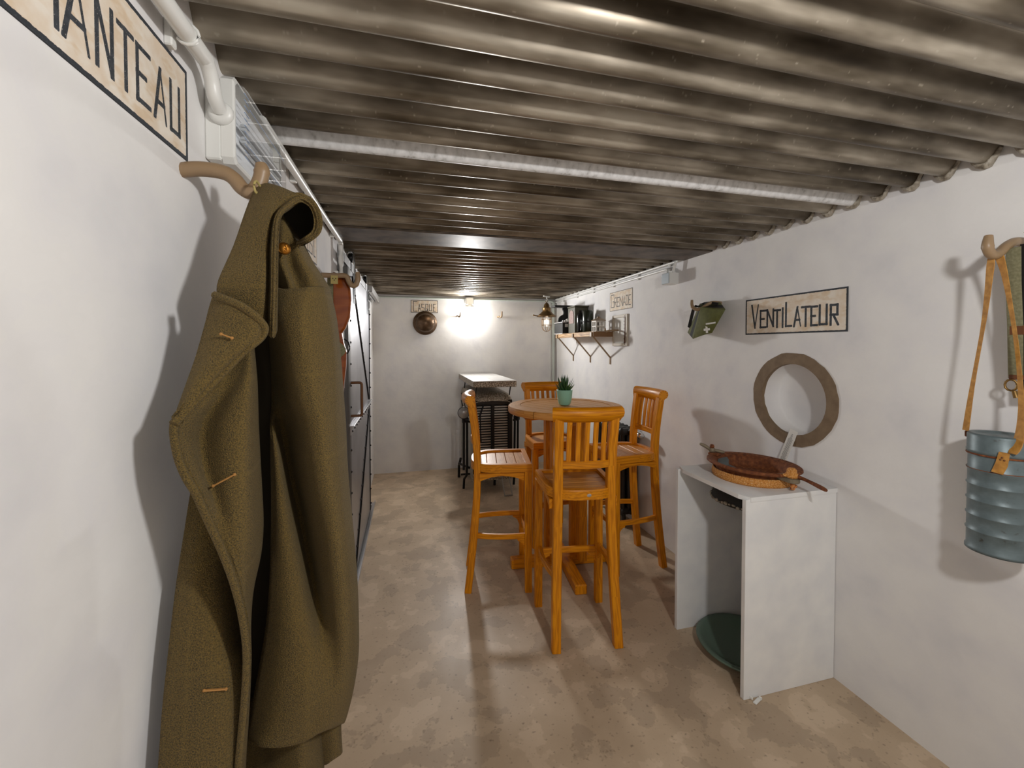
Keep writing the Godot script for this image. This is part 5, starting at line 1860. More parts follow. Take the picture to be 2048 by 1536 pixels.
func door() -> void:
	var xd := -0.32
	var z0 := -2.43
	var z1 := -3.66
	var y0 := .035
	var y1 := 1.86
	var t := Node3D.new()
	t.name = "door_1"
	t.position = Vector3(xd, y0, (z0 + z1) / 2)
	t.set_meta("kind", "structure")
	add_child(t)
	var g := G.new()
	g.box(Vector3(xd - .018, (y0 + y1) / 2, (z0 + z1) / 2), Vector3(.034, y1 - y0, z0 - z1), Basis.IDENTITY, .001)
	part("door_leaf", g, M.door_steel, t)
	g = G.new()
	g.box(Vector3(xd - .021, (y0 + y1) / 2, z0 + .012), Vector3(.044, y1 - y0, .026), Basis.IDENTITY, .002)
	g.box(Vector3(xd + .001, (y0 + y1) / 2, z0 - .03), Vector3(.003, y1 - y0, .06), Basis.IDENTITY, .001)
	part("edge_frame", g, M.door_edge, t)
	# seams: two diagonals and a cross rail
	g = G.new()
	g.bar(Vector3(xd + .002, y1 - .03, z0 - .14), Vector3(xd + .002, .985, z1 + .10), .006, .014, Vector3.RIGHT, .001)
	g.bar(Vector3(xd + .002, .905, z1 + .10), Vector3(xd + .002, y0 + .03, z0 - .20), .006, .014, Vector3.RIGHT, .001)
	part("diagonal_seam", g, M.rivet_dark, t)
	g = G.new()
	g.bar(Vector3(xd + .004, .945, z0 - .005), Vector3(xd + .004, .945, z1 + .01), .05, .008, Vector3.RIGHT, .002)
	g.bar(Vector3(xd + .012, .972, z0 - .005), Vector3(xd + .012, .972, z1 + .01), .006, .024, Vector3.RIGHT, .001)
	part("cross_rail", g, M.aluminium, t)
	g = G.new()
	g.box(Vector3(xd + .002, (y0 + y1) / 2, z1 + .012), Vector3(.006, y1 - y0, .024), Basis.IDENTITY, .001)
	part("far_edge", g, M.rivet_dark, t)
	var riv := func(p: Vector3) -> void:
		var q := G.new()
		q.ball(p, Vector3(.006, .007, .007), 8, 5)
		part("rivet", q, M.rivet_dark, t)
	for k in 15:
		var y := lerpf(y0 + .06, y1 - .05, k / 14.0)
		riv.call(Vector3(xd + .003, y, z0 - .045))
		riv.call(Vector3(xd + .007, y, z1 + .020))
	for k in 12:
		var f := (k + .5) / 12.0
		riv.call(Vector3(xd + .002, y1 - .03, z0 - .18).lerp(Vector3(xd + .002, .985, z1 + .06), f))
		riv.call(Vector3(xd + .002, .905, z1 + .14).lerp(Vector3(xd + .002, y0 + .03, z0 - .16), f))
	for k in 12: riv.call(Vector3(xd + .009, .938, lerpf(z0 - .05, z1 + .06, k / 11.0)))
	# D-shaped pull handle
	g = G.new()
	g.tube(spline([Vector3(xd, 1.213, z0 - .055), Vector3(xd + .046, 1.213, z0 - .055), Vector3(xd + .056, 1.209, z0 - .055), Vector3(xd + .060, 1.199, z0 - .055), Vector3(xd + .060, 1.12, z0 - .055), Vector3(xd + .060, 1.038, z0 - .055), Vector3(xd + .056, 1.028, z0 - .055), Vector3(xd + .046, 1.024, z0 - .055), Vector3(xd, 1.024, z0 - .055)], 4), .0075, 10, [], Vector3.BACK)
	part("door_handle", g, M.handle_rust, t)
	# hangers over the rail
	for z in [-2.66, -3.50]:
		g = G.new()
		var w := .022
		g.sweep(spline([Vector3(xd + .004, 1.68, z), Vector3(xd + .006, 1.86, z), Vector3(xd + .008, 1.955, z), Vector3(xd + .0, 1.985, z), Vector3(xd - .018, 1.992, z), Vector3(xd - .034, 1.982, z), Vector3(xd - .038, 1.95, z), Vector3(xd - .038, 1.90, z)], 4), [Vector2(-w, -.003), Vector2(w, -.003), Vector2(w, .003), Vector2(-w, .003)], Vector3.RIGHT, true, [], -1)
		part("hanger_strap", g, M.chrome, t)
		g = G.new()
		g.lathe([Vector2(0, -.012), Vector2(.026, -.012), Vector2(.03, -.008), Vector2(.027, 0), Vector2(.03, .008), Vector2(.026, .012), Vector2(0, .012)], Vector3(xd - .016, 1.955, z), 20, Basis(Vector3(0, 1, 0), Vector3(1, 0, 0), Vector3(0, 0, -1)))
		part("hanger_wheel", g, M.black_iron, t)
		g = G.new()
		for y in [1.72, 1.79, 1.87]: g.lathe([Vector2(0, 0), Vector2(.011, 0), Vector2(.011, .008), Vector2(0, .009)], Vector3(xd + .006, y, z), 6, Basis(Vector3(0, -1, 0), Vector3(1, 0, 0), Vector3(0, 0, 1)), true)
		part("bolt", g, M.aluminium, t)
	var r := thing("door_rail", "steel rail along the left wall that carries the riveted sliding door", "rail", Vector3(xd, 1.9, -3.4))
	g = G.new()
	g.box(Vector3(xd - .016, 1.900, -3.42), Vector3(.012, .048, 2.10), Basis.IDENTITY, .001)
	part("flat_bar", g, M.aluminium, r)
	for z in [-2.45, -3.1, -3.95, -4.4]:
		g = G.new()
		g.tube([Vector3(XL, 1.900, z), Vector3(xd - .020, 1.900, z)], .012, 10)
		part("spacer", g, M.aluminium, r)
	g = G.new()
	g.box(Vector3(xd + .012, 1.905, -4.12), Vector3(.03, .056, .94), Basis.IDENTITY, .003)
	part("end_channel", g, M.lamp_shell, r)
	var f := thing("floor_track", "thin steel guide track on the floor under the sliding door", "track", Vector3(xd, 0, -3.2))
	g = G.new()
	g.box(Vector3(xd + .020, .012, -3.22), Vector3(.006, .024, 1.35), Basis.IDENTITY, .001)
	g.box(Vector3(xd - .045, .012, -3.22), Vector3(.006, .024, 1.35), Basis.IDENTITY, .001)
	g.box(Vector3(xd - .012, .003, -3.22), Vector3(.07, .004, 1.35), Basis.IDENTITY, .001)
	part("channel", g, M.aluminium, f)
	g = G.new()
	g.box(Vector3(xd - .012, .030, -3.2), Vector3(.03, .012, 1.1), Basis.IDENTITY, .001)
	part("guide_fin", g, M.door_edge, f)

func rifle() -> void:
	hook("brown wall hook under the FUSIL sign, carrying the rifle", [Vector3(XL + .002, 1.738, -1.99), Vector3(-.315, 1.738, -1.99), Vector3(-.272, 1.738, -1.99), Vector3(-.258, 1.712, -1.99), Vector3(-.246, 1.697, -1.99), Vector3(-.230, 1.700, -1.99), Vector3(-.221, 1.722, -1.99), Vector3(-.222, 1.758, -1.99)], .0115)
	var t := thing("rifle", "old rifle with a glossy brown wooden stock hanging butt upwards behind the coat", "rifle", Vector3(-.33, 1.0, -2.03))
	var z := -2.06
	# stock: profile in the x-y plane, rounded by a chamfer
	var g := G.new()
	var poly := [Vector2(-.366, 1.70), Vector2(-.352, 1.742), Vector2(-.330, 1.752), Vector2(-.285, 1.735), Vector2(-.262, 1.690), Vector2(-.258, 1.63), Vector2(-.264, 1.56), Vector2(-.284, 1.505), Vector2(-.300, 1.482), Vector2(-.294, 1.44), Vector2(-.281, 1.395), Vector2(-.283, 1.33), Vector2(-.297, 1.20), Vector2(-.312, 1.02), Vector2(-.318, .80), Vector2(-.350, .80), Vector2(-.350, 1.10), Vector2(-.352, 1.36), Vector2(-.346, 1.47), Vector2(-.350, 1.54), Vector2(-.366, 1.62)]
	var dense := []
	for k in poly.size():
		dense.append(poly[k])
	g.extrude(dense, .042, Vector3(0, 0, z), Basis.IDENTITY, .009)
	part("stock", g, M.gunstock, t)
	g = G.new()
	g.extrude([Vector2(-.358, 1.735), Vector2(-.352, 1.752), Vector2(-.330, 1.762), Vector2(-.285, 1.744), Vector2(-.262, 1.700), Vector2(-.268, 1.698), Vector2(-.288, 1.733), Vector2(-.330, 1.750)], .044, Vector3(0, 0, z), Basis.IDENTITY, .002)
	part("butt_plate", g, M.leather_brown, t)
	g = G.new()
	g.tube([Vector3(-.352, 1.40, z), Vector3(-.352, .70, z)], .011, 10)
	g.box(Vector3(-.350, 1.38, z), Vector3(.03, .20, .034), Basis.IDENTITY, .006)
	part("barrel", g, M.black_iron, t)
	g = G.new()
	g.tube(spline([Vector3(-.292, 1.455, z), Vector3(-.274, 1.44, z), Vector3(-.268, 1.41, z), Vector3(-.279, 1.385, z)], 4), .0035, 6)
	part("trigger_guard", g, M.black_iron, t)
	g = G.new()
	g.sweep(spline([Vector3(-.345, 1.735, z + .026), Vector3(-.345, 1.60, z + .03), Vector3(-.335, 1.46, z + .03), Vector3(-.292, 1.405, z + .034), Vector3(-.318, 1.36, z + .03), Vector3(-.338, 1.2, z + .028), Vector3(-.338, 1.0, z + .026)], 4), [Vector2(-.013, -.0015), Vector2(.013, -.0015), Vector2(.013, .0015), Vector2(-.013, .0015)], Vector3(0, 0, 1), true, [], -1)
	part("sling", g, M.webbing, t)
	g = G.new()
	g.box(Vector3(-.318, 1.717, -1.972), Vector3(.030, .038, .003), Basis.IDENTITY, .0005)
	var k := part("paper_tag", g, M.tag_paper)
	tag(k, "small yellowed paper tag hanging on the rifle hook", "tag")
	g = G.new()
	for j in 3: g.box(Vector3(-.318 - .006 + .006 * j, 1.722 - .007 * (j % 2), -1.970), Vector3(.004, .004, .0006), Basis.IDENTITY, 0)
	part("mark", g, M.ink, k)
	g = G.new()
	g.box(Vector3(XL + .012, 1.19, -2.22), Vector3(.05, .085, .07), Basis.IDENTITY, .006)
	tag(part("wall_socket", g, M.switch_grey), "grey-blue switch box low on the left wall beside the door edge", "switch box")

# ---------------------------------------------------------------- the army coat, as control nets of its cloth panels (metres)
func smooth_net(net: Array, nu: int, nv: int) -> Array:
	var across := []
	for r in net: across.append(spline(r, nu))
	var out := []
	var cols := []
	for j in across[0].size():
		var c := []
		for i in across.size(): c.append(across[i][j])
		cols.append(spline(c, nv))
	for i in cols[0].size():
		var r := []
		for j in cols.size(): r.append(cols[j][i])
		out.append(r)
	return out

func coat() -> void:
	hook("brown wall hook that the olive wool coat hangs from", [Vector3(-0.381, 1.722, -0.830), Vector3(-0.349, 1.728, -0.830), Vector3(-0.315, 1.726, -0.830), Vector3(-0.297, 1.716, -0.830), Vector3(-0.284, 1.700, -0.830), Vector3(-0.270, 1.695, -0.830), Vector3(-0.259, 1.709, -0.830), Vector3(-0.253, 1.732, -0.830), Vector3(-0.255, 1.747, -0.830)], .0125)
	var t := thing("wool_coat", "long olive brown wool army coat hanging on the left wall hook", "coat", Vector3(-.25, .45, -.75))
	var sleeve := [
		[Vector3(-0.150, 1.534, -0.880), Vector3(-0.153, 1.531, -0.836), Vector3(-0.166, 1.527, -0.804), Vector3(-0.182, 1.523, -0.793), Vector3(-0.200, 1.521, -0.792), Vector3(-0.212, 1.520, -0.798), Vector3(-0.221, 1.521, -0.805), Vector3(-0.229, 1.523, -0.818), Vector3(-0.238, 1.525, -0.837)],
		[Vector3(-0.138, 1.473, -0.884), Vector3(-0.138, 1.469, -0.826), Vector3(-0.154, 1.466, -0.782), Vector3(-0.176, 1.465, -0.761), Vector3(-0.200, 1.464, -0.765), Vector3(-0.220, 1.465, -0.784), Vector3(-0.233, 1.466, -0.806), Vector3(-0.245, 1.468, -0.834), Vector3(-0.253, 1.469, -0.852)],
		[Vector3(-0.132, 1.392, -0.892), Vector3(-0.130, 1.394, -0.829), Vector3(-0.146, 1.396, -0.780), Vector3(-0.167, 1.397, -0.756), Vector3(-0.195, 1.397, -0.767), Vector3(-0.227, 1.396, -0.819), Vector3(-0.249, 1.394, -0.864), Vector3(-0.257, 1.394, -0.883), Vector3(-0.261, 1.393, -0.892)],
		[Vector3(-0.128, 1.310, -0.899), Vector3(-0.125, 1.319, -0.831), Vector3(-0.138, 1.326, -0.778), Vector3(-0.158, 1.329, -0.754), Vector3(-0.187, 1.328, -0.770), Vector3(-0.229, 1.321, -0.840), Vector3(-0.253, 1.315, -0.889), Vector3(-0.259, 1.314, -0.898), Vector3(-0.263, 1.314, -0.902)],
		[Vector3(-0.125, 1.258, -0.900), Vector3(-0.122, 1.271, -0.832), Vector3(-0.132, 1.281, -0.780), Vector3(-0.151, 1.286, -0.757), Vector3(-0.182, 1.283, -0.782), Vector3(-0.239, 1.266, -0.889), Vector3(-0.241, 1.274, -0.846), Vector3(-0.243, 1.276, -0.835), Vector3(-0.252, 1.273, -0.853)],
		[Vector3(-0.123, 1.186, -0.901), Vector3(-0.119, 1.204, -0.833), Vector3(-0.127, 1.218, -0.782), Vector3(-0.146, 1.225, -0.759), Vector3(-0.175, 1.220, -0.785), Vector3(-0.231, 1.195, -0.892), Vector3(-0.225, 1.213, -0.825), Vector3(-0.230, 1.218, -0.807), Vector3(-0.246, 1.212, -0.833)],
		[Vector3(-0.118, 1.101, -0.903), Vector3(-0.114, 1.126, -0.835), Vector3(-0.120, 1.145, -0.784), Vector3(-0.138, 1.154, -0.762), Vector3(-0.166, 1.147, -0.789), Vector3(-0.217, 1.114, -0.892), Vector3(-0.212, 1.142, -0.814), Vector3(-0.222, 1.150, -0.794), Vector3(-0.240, 1.145, -0.814)],
		[Vector3(-0.111, 1.015, -0.905), Vector3(-0.107, 1.046, -0.837), Vector3(-0.114, 1.071, -0.786), Vector3(-0.132, 1.080, -0.769), Vector3(-0.159, 1.069, -0.802), Vector3(-0.200, 1.036, -0.882), Vector3(-0.199, 1.070, -0.808), Vector3(-0.215, 1.082, -0.786), Vector3(-0.240, 1.075, -0.809)],
		[Vector3(-0.106, 0.929, -0.907), Vector3(-0.102, 0.966, -0.839), Vector3(-0.110, 0.996, -0.788), Vector3(-0.128, 1.005, -0.776), Vector3(-0.152, 0.993, -0.805), Vector3(-0.182, 0.965, -0.862), Vector3(-0.187, 0.999, -0.802), Vector3(-0.210, 1.013, -0.783), Vector3(-0.241, 1.006, -0.803)],
		[Vector3(-0.104, 0.843, -0.908), Vector3(-0.099, 0.886, -0.840), Vector3(-0.108, 0.918, -0.794), Vector3(-0.125, 0.928, -0.783), Vector3(-0.146, 0.916, -0.807), Vector3(-0.163, 0.909, -0.822), Vector3(-0.178, 0.936, -0.784), Vector3(-0.208, 0.949, -0.773), Vector3(-0.246, 0.936, -0.801)],
		[Vector3(-0.105, 0.769, -0.907), Vector3(-0.101, 0.810, -0.850), Vector3(-0.108, 0.845, -0.805), Vector3(-0.121, 0.859, -0.789), Vector3(-0.137, 0.859, -0.794), Vector3(-0.152, 0.865, -0.788), Vector3(-0.176, 0.885, -0.769), Vector3(-0.211, 0.893, -0.766), Vector3(-0.254, 0.877, -0.798)],
		[Vector3(-0.115, 0.699, -0.904), Vector3(-0.110, 0.740, -0.852), Vector3(-0.113, 0.773, -0.814), Vector3(-0.124, 0.791, -0.793), Vector3(-0.138, 0.803, -0.783), Vector3(-0.154, 0.815, -0.772), Vector3(-0.178, 0.833, -0.757), Vector3(-0.217, 0.839, -0.759), Vector3(-0.264, 0.819, -0.795)],
		[Vector3(-0.130, 0.643, -0.898), Vector3(-0.125, 0.683, -0.852), Vector3(-0.126, 0.713, -0.819), Vector3(-0.134, 0.736, -0.795), Vector3(-0.144, 0.751, -0.781), Vector3(-0.160, 0.765, -0.769), Vector3(-0.186, 0.784, -0.754), Vector3(-0.225, 0.792, -0.756), Vector3(-0.272, 0.770, -0.792)],
		[Vector3(-0.137, 0.640, -0.895), Vector3(-0.132, 0.679, -0.849), Vector3(-0.139, 0.704, -0.815), Vector3(-0.148, 0.724, -0.790), Vector3(-0.161, 0.734, -0.774), Vector3(-0.180, 0.736, -0.762), Vector3(-0.212, 0.747, -0.750), Vector3(-0.242, 0.757, -0.750), Vector3(-0.277, 0.740, -0.790)]]
	var shoulder := [
		[Vector3(-0.224, 1.662, -0.874), Vector3(-0.222, 1.662, -0.853), Vector3(-0.223, 1.664, -0.842), Vector3(-0.226, 1.667, -0.841), Vector3(-0.233, 1.673, -0.849)],
		[Vector3(-0.206, 1.633, -0.880), Vector3(-0.204, 1.624, -0.838), Vector3(-0.212, 1.622, -0.825), Vector3(-0.221, 1.620, -0.821), Vector3(-0.234, 1.624, -0.838)],
		[Vector3(-0.179, 1.584, -0.880), Vector3(-0.185, 1.573, -0.819), Vector3(-0.210, 1.577, -0.834), Vector3(-0.219, 1.572, -0.812), Vector3(-0.238, 1.580, -0.847)],
		[Vector3(-0.161, 1.555, -0.881), Vector3(-0.172, 1.546, -0.818), Vector3(-0.201, 1.546, -0.831), Vector3(-0.210, 1.543, -0.809), Vector3(-0.243, 1.550, -0.867)],
		[Vector3(-0.148, 1.531, -0.886), Vector3(-0.160, 1.524, -0.814), Vector3(-0.191, 1.521, -0.822), Vector3(-0.203, 1.516, -0.805), Vector3(-0.237, 1.521, -0.869)]]
	var collar := [
		[Vector3(-0.288, 1.500, -0.732), Vector3(-0.260, 1.472, -0.722), Vector3(-0.237, 1.450, -0.725), Vector3(-0.224, 1.442, -0.735), Vector3(-0.223, 1.440, -0.746), Vector3(-0.210, 1.437, -0.719), Vector3(-0.205, 1.435, -0.714), Vector3(-0.205, 1.439, -0.729), Vector3(-0.212, 1.447, -0.763)],
		[Vector3(-0.284, 1.523, -0.728), Vector3(-0.254, 1.518, -0.718), Vector3(-0.229, 1.515, -0.717), Vector3(-0.217, 1.515, -0.721), Vector3(-0.219, 1.517, -0.742), Vector3(-0.207, 1.514, -0.718), Vector3(-0.201, 1.514, -0.711), Vector3(-0.202, 1.518, -0.727), Vector3(-0.211, 1.525, -0.766)],
		[Vector3(-0.272, 1.583, -0.754), Vector3(-0.248, 1.580, -0.742), Vector3(-0.229, 1.579, -0.738), Vector3(-0.219, 1.579, -0.737), Vector3(-0.220, 1.583, -0.752), Vector3(-0.208, 1.578, -0.728), Vector3(-0.202, 1.578, -0.722), Vector3(-0.204, 1.583, -0.737), Vector3(-0.211, 1.593, -0.772)],
		[Vector3(-0.265, 1.639, -0.778), Vector3(-0.243, 1.632, -0.760), Vector3(-0.225, 1.629, -0.750), Vector3(-0.216, 1.628, -0.748), Vector3(-0.216, 1.631, -0.759), Vector3(-0.207, 1.627, -0.741), Vector3(-0.202, 1.625, -0.735), Vector3(-0.202, 1.629, -0.748), Vector3(-0.210, 1.639, -0.783)],
		[Vector3(-0.262, 1.682, -0.806), Vector3(-0.237, 1.671, -0.778), Vector3(-0.216, 1.662, -0.765), Vector3(-0.206, 1.657, -0.763), Vector3(-0.205, 1.657, -0.769), Vector3(-0.197, 1.650, -0.750), Vector3(-0.193, 1.646, -0.746), Vector3(-0.193, 1.648, -0.759), Vector3(-0.200, 1.656, -0.792)],
		[Vector3(-0.258, 1.718, -0.840), Vector3(-0.227, 1.700, -0.798), Vector3(-0.201, 1.685, -0.781), Vector3(-0.188, 1.678, -0.778), Vector3(-0.186, 1.678, -0.781), Vector3(-0.179, 1.669, -0.762), Vector3(-0.175, 1.666, -0.758), Vector3(-0.177, 1.668, -0.772), Vector3(-0.183, 1.675, -0.803)],
		[Vector3(-0.235, 1.721, -0.870), Vector3(-0.204, 1.699, -0.817), Vector3(-0.183, 1.685, -0.793), Vector3(-0.173, 1.679, -0.788), Vector3(-0.172, 1.678, -0.791), Vector3(-0.166, 1.669, -0.771), Vector3(-0.164, 1.665, -0.768), Vector3(-0.167, 1.666, -0.780), Vector3(-0.175, 1.673, -0.812)],
		[Vector3(-0.207, 1.721, -0.901), Vector3(-0.182, 1.695, -0.836), Vector3(-0.168, 1.678, -0.804), Vector3(-0.162, 1.671, -0.797), Vector3(-0.161, 1.670, -0.799), Vector3(-0.157, 1.661, -0.781), Vector3(-0.157, 1.657, -0.776), Vector3(-0.161, 1.659, -0.787), Vector3(-0.169, 1.667, -0.819)],
		[Vector3(-0.182, 1.698, -0.911), Vector3(-0.165, 1.672, -0.842), Vector3(-0.158, 1.658, -0.813), Vector3(-0.155, 1.651, -0.803), Vector3(-0.155, 1.649, -0.805), Vector3(-0.153, 1.641, -0.787), Vector3(-0.153, 1.638, -0.783), Vector3(-0.158, 1.640, -0.792), Vector3(-0.167, 1.649, -0.826)],
		[Vector3(-0.177, 1.677, -0.912), Vector3(-0.163, 1.648, -0.843), Vector3(-0.158, 1.635, -0.813), Vector3(-0.157, 1.629, -0.806), Vector3(-0.158, 1.628, -0.807), Vector3(-0.157, 1.620, -0.789), Vector3(-0.158, 1.618, -0.784), Vector3(-0.162, 1.621, -0.793), Vector3(-0.172, 1.632, -0.829)],
		[Vector3(-0.182, 1.654, -0.910), Vector3(-0.170, 1.630, -0.840), Vector3(-0.169, 1.619, -0.814), Vector3(-0.171, 1.613, -0.805), Vector3(-0.173, 1.613, -0.807), Vector3(-0.171, 1.606, -0.789), Vector3(-0.172, 1.605, -0.784), Vector3(-0.177, 1.609, -0.795), Vector3(-0.184, 1.619, -0.825)],
		[Vector3(-0.198, 1.635, -0.905), Vector3(-0.191, 1.619, -0.854), Vector3(-0.191, 1.610, -0.833), Vector3(-0.191, 1.606, -0.822), Vector3(-0.192, 1.605, -0.821), Vector3(-0.190, 1.600, -0.806), Vector3(-0.191, 1.600, -0.801), Vector3(-0.194, 1.604, -0.810), Vector3(-0.199, 1.611, -0.830)]]
	var lapel := [
		[Vector3(-0.214, 1.454, -0.707), Vector3(-0.223, 1.469, -0.693), Vector3(-0.242, 1.483, -0.691), Vector3(-0.262, 1.491, -0.694), Vector3(-0.285, 1.499, -0.712)],
		[Vector3(-0.213, 1.444, -0.709), Vector3(-0.222, 1.450, -0.691), Vector3(-0.242, 1.463, -0.687), Vector3(-0.264, 1.472, -0.690), Vector3(-0.290, 1.478, -0.710)],
		[Vector3(-0.218, 1.433, -0.710), Vector3(-0.228, 1.431, -0.688), Vector3(-0.249, 1.437, -0.683), Vector3(-0.269, 1.442, -0.686), Vector3(-0.294, 1.448, -0.703)],
		[Vector3(-0.242, 1.409, -0.696), Vector3(-0.250, 1.402, -0.675), Vector3(-0.264, 1.403, -0.670), Vector3(-0.279, 1.403, -0.674), Vector3(-0.300, 1.404, -0.690)],
		[Vector3(-0.268, 1.373, -0.678), Vector3(-0.271, 1.370, -0.661), Vector3(-0.279, 1.371, -0.656), Vector3(-0.290, 1.371, -0.659), Vector3(-0.304, 1.369, -0.673)],
		[Vector3(-0.285, 1.346, -0.659), Vector3(-0.285, 1.341, -0.645), Vector3(-0.290, 1.339, -0.641), Vector3(-0.297, 1.338, -0.643), Vector3(-0.305, 1.337, -0.651)],
		[Vector3(-0.298, 1.325, -0.643), Vector3(-0.297, 1.322, -0.636), Vector3(-0.299, 1.321, -0.634), Vector3(-0.302, 1.319, -0.636), Vector3(-0.306, 1.318, -0.640)]]
	var front_panel := [
		[Vector3(-0.258, 1.422, -0.797), Vector3(-0.245, 1.422, -0.748), Vector3(-0.242, 1.422, -0.733), Vector3(-0.244, 1.422, -0.728), Vector3(-0.248, 1.422, -0.731), Vector3(-0.256, 1.422, -0.739), Vector3(-0.265, 1.422, -0.751), Vector3(-0.274, 1.422, -0.759)],
		[Vector3(-0.248, 1.363, -0.779), Vector3(-0.234, 1.368, -0.715), Vector3(-0.240, 1.369, -0.702), Vector3(-0.259, 1.368, -0.716), Vector3(-0.271, 1.368, -0.717), Vector3(-0.279, 1.369, -0.709), Vector3(-0.283, 1.369, -0.707), Vector3(-0.290, 1.369, -0.710)],
		[Vector3(-0.247, 1.291, -0.780), Vector3(-0.235, 1.304, -0.704), Vector3(-0.260, 1.308, -0.689), Vector3(-0.298, 1.305, -0.712), Vector3(-0.296, 1.313, -0.671), Vector3(-0.300, 1.317, -0.648), Vector3(-0.301, 1.318, -0.639), Vector3(-0.308, 1.318, -0.645)],
		[Vector3(-0.245, 1.226, -0.780), Vector3(-0.234, 1.247, -0.699), Vector3(-0.257, 1.254, -0.680), Vector3(-0.294, 1.252, -0.698), Vector3(-0.292, 1.260, -0.667), Vector3(-0.296, 1.265, -0.649), Vector3(-0.297, 1.267, -0.640), Vector3(-0.305, 1.267, -0.646)],
		[Vector3(-0.243, 1.166, -0.781), Vector3(-0.233, 1.194, -0.700), Vector3(-0.252, 1.203, -0.676), Vector3(-0.275, 1.203, -0.684), Vector3(-0.277, 1.209, -0.667), Vector3(-0.279, 1.213, -0.655), Vector3(-0.280, 1.217, -0.647), Vector3(-0.288, 1.215, -0.652)],
		[Vector3(-0.242, 1.114, -0.781), Vector3(-0.233, 1.145, -0.705), Vector3(-0.245, 1.157, -0.679), Vector3(-0.258, 1.161, -0.674), Vector3(-0.264, 1.163, -0.670), Vector3(-0.267, 1.166, -0.665), Vector3(-0.269, 1.170, -0.656), Vector3(-0.276, 1.168, -0.662)],
		[Vector3(-0.249, 1.059, -0.789), Vector3(-0.236, 1.094, -0.714), Vector3(-0.240, 1.110, -0.684), Vector3(-0.247, 1.115, -0.675), Vector3(-0.250, 1.117, -0.672), Vector3(-0.254, 1.118, -0.670), Vector3(-0.255, 1.123, -0.661), Vector3(-0.262, 1.121, -0.667)],
		[Vector3(-0.260, 1.001, -0.786), Vector3(-0.242, 1.038, -0.717), Vector3(-0.239, 1.053, -0.692), Vector3(-0.240, 1.058, -0.683), Vector3(-0.240, 1.060, -0.680), Vector3(-0.243, 1.061, -0.679), Vector3(-0.243, 1.065, -0.671), Vector3(-0.250, 1.063, -0.677)],
		[Vector3(-0.264, 0.942, -0.784), Vector3(-0.246, 0.977, -0.727), Vector3(-0.240, 0.989, -0.707), Vector3(-0.237, 0.998, -0.693), Vector3(-0.236, 1.001, -0.688), Vector3(-0.237, 1.003, -0.685), Vector3(-0.237, 1.007, -0.679), Vector3(-0.243, 1.004, -0.685)],
		[Vector3(-0.267, 0.874, -0.793), Vector3(-0.249, 0.914, -0.736), Vector3(-0.241, 0.930, -0.712), Vector3(-0.238, 0.939, -0.700), Vector3(-0.237, 0.943, -0.695), Vector3(-0.237, 0.946, -0.691), Vector3(-0.237, 0.950, -0.685), Vector3(-0.242, 0.946, -0.691)],
		[Vector3(-0.271, 0.788, -0.792), Vector3(-0.255, 0.826, -0.744), Vector3(-0.246, 0.849, -0.716), Vector3(-0.243, 0.858, -0.704), Vector3(-0.242, 0.865, -0.696), Vector3(-0.242, 0.868, -0.693), Vector3(-0.243, 0.872, -0.688), Vector3(-0.248, 0.868, -0.694)],
		[Vector3(-0.278, 0.668, -0.789), Vector3(-0.266, 0.704, -0.751), Vector3(-0.256, 0.732, -0.723), Vector3(-0.252, 0.746, -0.708), Vector3(-0.252, 0.754, -0.700), Vector3(-0.253, 0.760, -0.695), Vector3(-0.254, 0.764, -0.692), Vector3(-0.259, 0.761, -0.695)],
		[Vector3(-0.291, 0.420, -0.785), Vector3(-0.278, 0.469, -0.747), Vector3(-0.269, 0.506, -0.718), Vector3(-0.264, 0.525, -0.704), Vector3(-0.264, 0.536, -0.695), Vector3(-0.266, 0.544, -0.691), Vector3(-0.267, 0.550, -0.687), Vector3(-0.273, 0.547, -0.690)]]
	var rear_skirt := [
		[Vector3(-0.296, 1.209, -0.793), Vector3(-0.298, 1.219, -0.761), Vector3(-0.309, 1.222, -0.751), Vector3(-0.321, 1.223, -0.752), Vector3(-0.334, 1.222, -0.758)],
		[Vector3(-0.284, 1.102, -0.798), Vector3(-0.289, 1.123, -0.753), Vector3(-0.301, 1.130, -0.738), Vector3(-0.318, 1.135, -0.732), Vector3(-0.340, 1.134, -0.740)],
		[Vector3(-0.275, 1.018, -0.791), Vector3(-0.285, 1.048, -0.739), Vector3(-0.297, 1.061, -0.718), Vector3(-0.317, 1.068, -0.711), Vector3(-0.343, 1.065, -0.722)],
		[Vector3(-0.267, 0.942, -0.772), Vector3(-0.274, 0.981, -0.716), Vector3(-0.287, 0.994, -0.700), Vector3(-0.314, 1.002, -0.696), Vector3(-0.344, 1.000, -0.706)],
		[Vector3(-0.250, 0.906, -0.725), Vector3(-0.264, 0.931, -0.697), Vector3(-0.282, 0.943, -0.686), Vector3(-0.314, 0.950, -0.685), Vector3(-0.345, 0.948, -0.695)],
		[Vector3(-0.250, 0.848, -0.709), Vector3(-0.263, 0.869, -0.688), Vector3(-0.284, 0.881, -0.680), Vector3(-0.315, 0.888, -0.679), Vector3(-0.348, 0.888, -0.688)],
		[Vector3(-0.256, 0.754, -0.702), Vector3(-0.266, 0.779, -0.680), Vector3(-0.288, 0.794, -0.671), Vector3(-0.317, 0.805, -0.668), Vector3(-0.347, 0.808, -0.673)],
		[Vector3(-0.264, 0.547, -0.688), Vector3(-0.274, 0.586, -0.663), Vector3(-0.294, 0.610, -0.650), Vector3(-0.319, 0.632, -0.641), Vector3(-0.345, 0.648, -0.636)]]
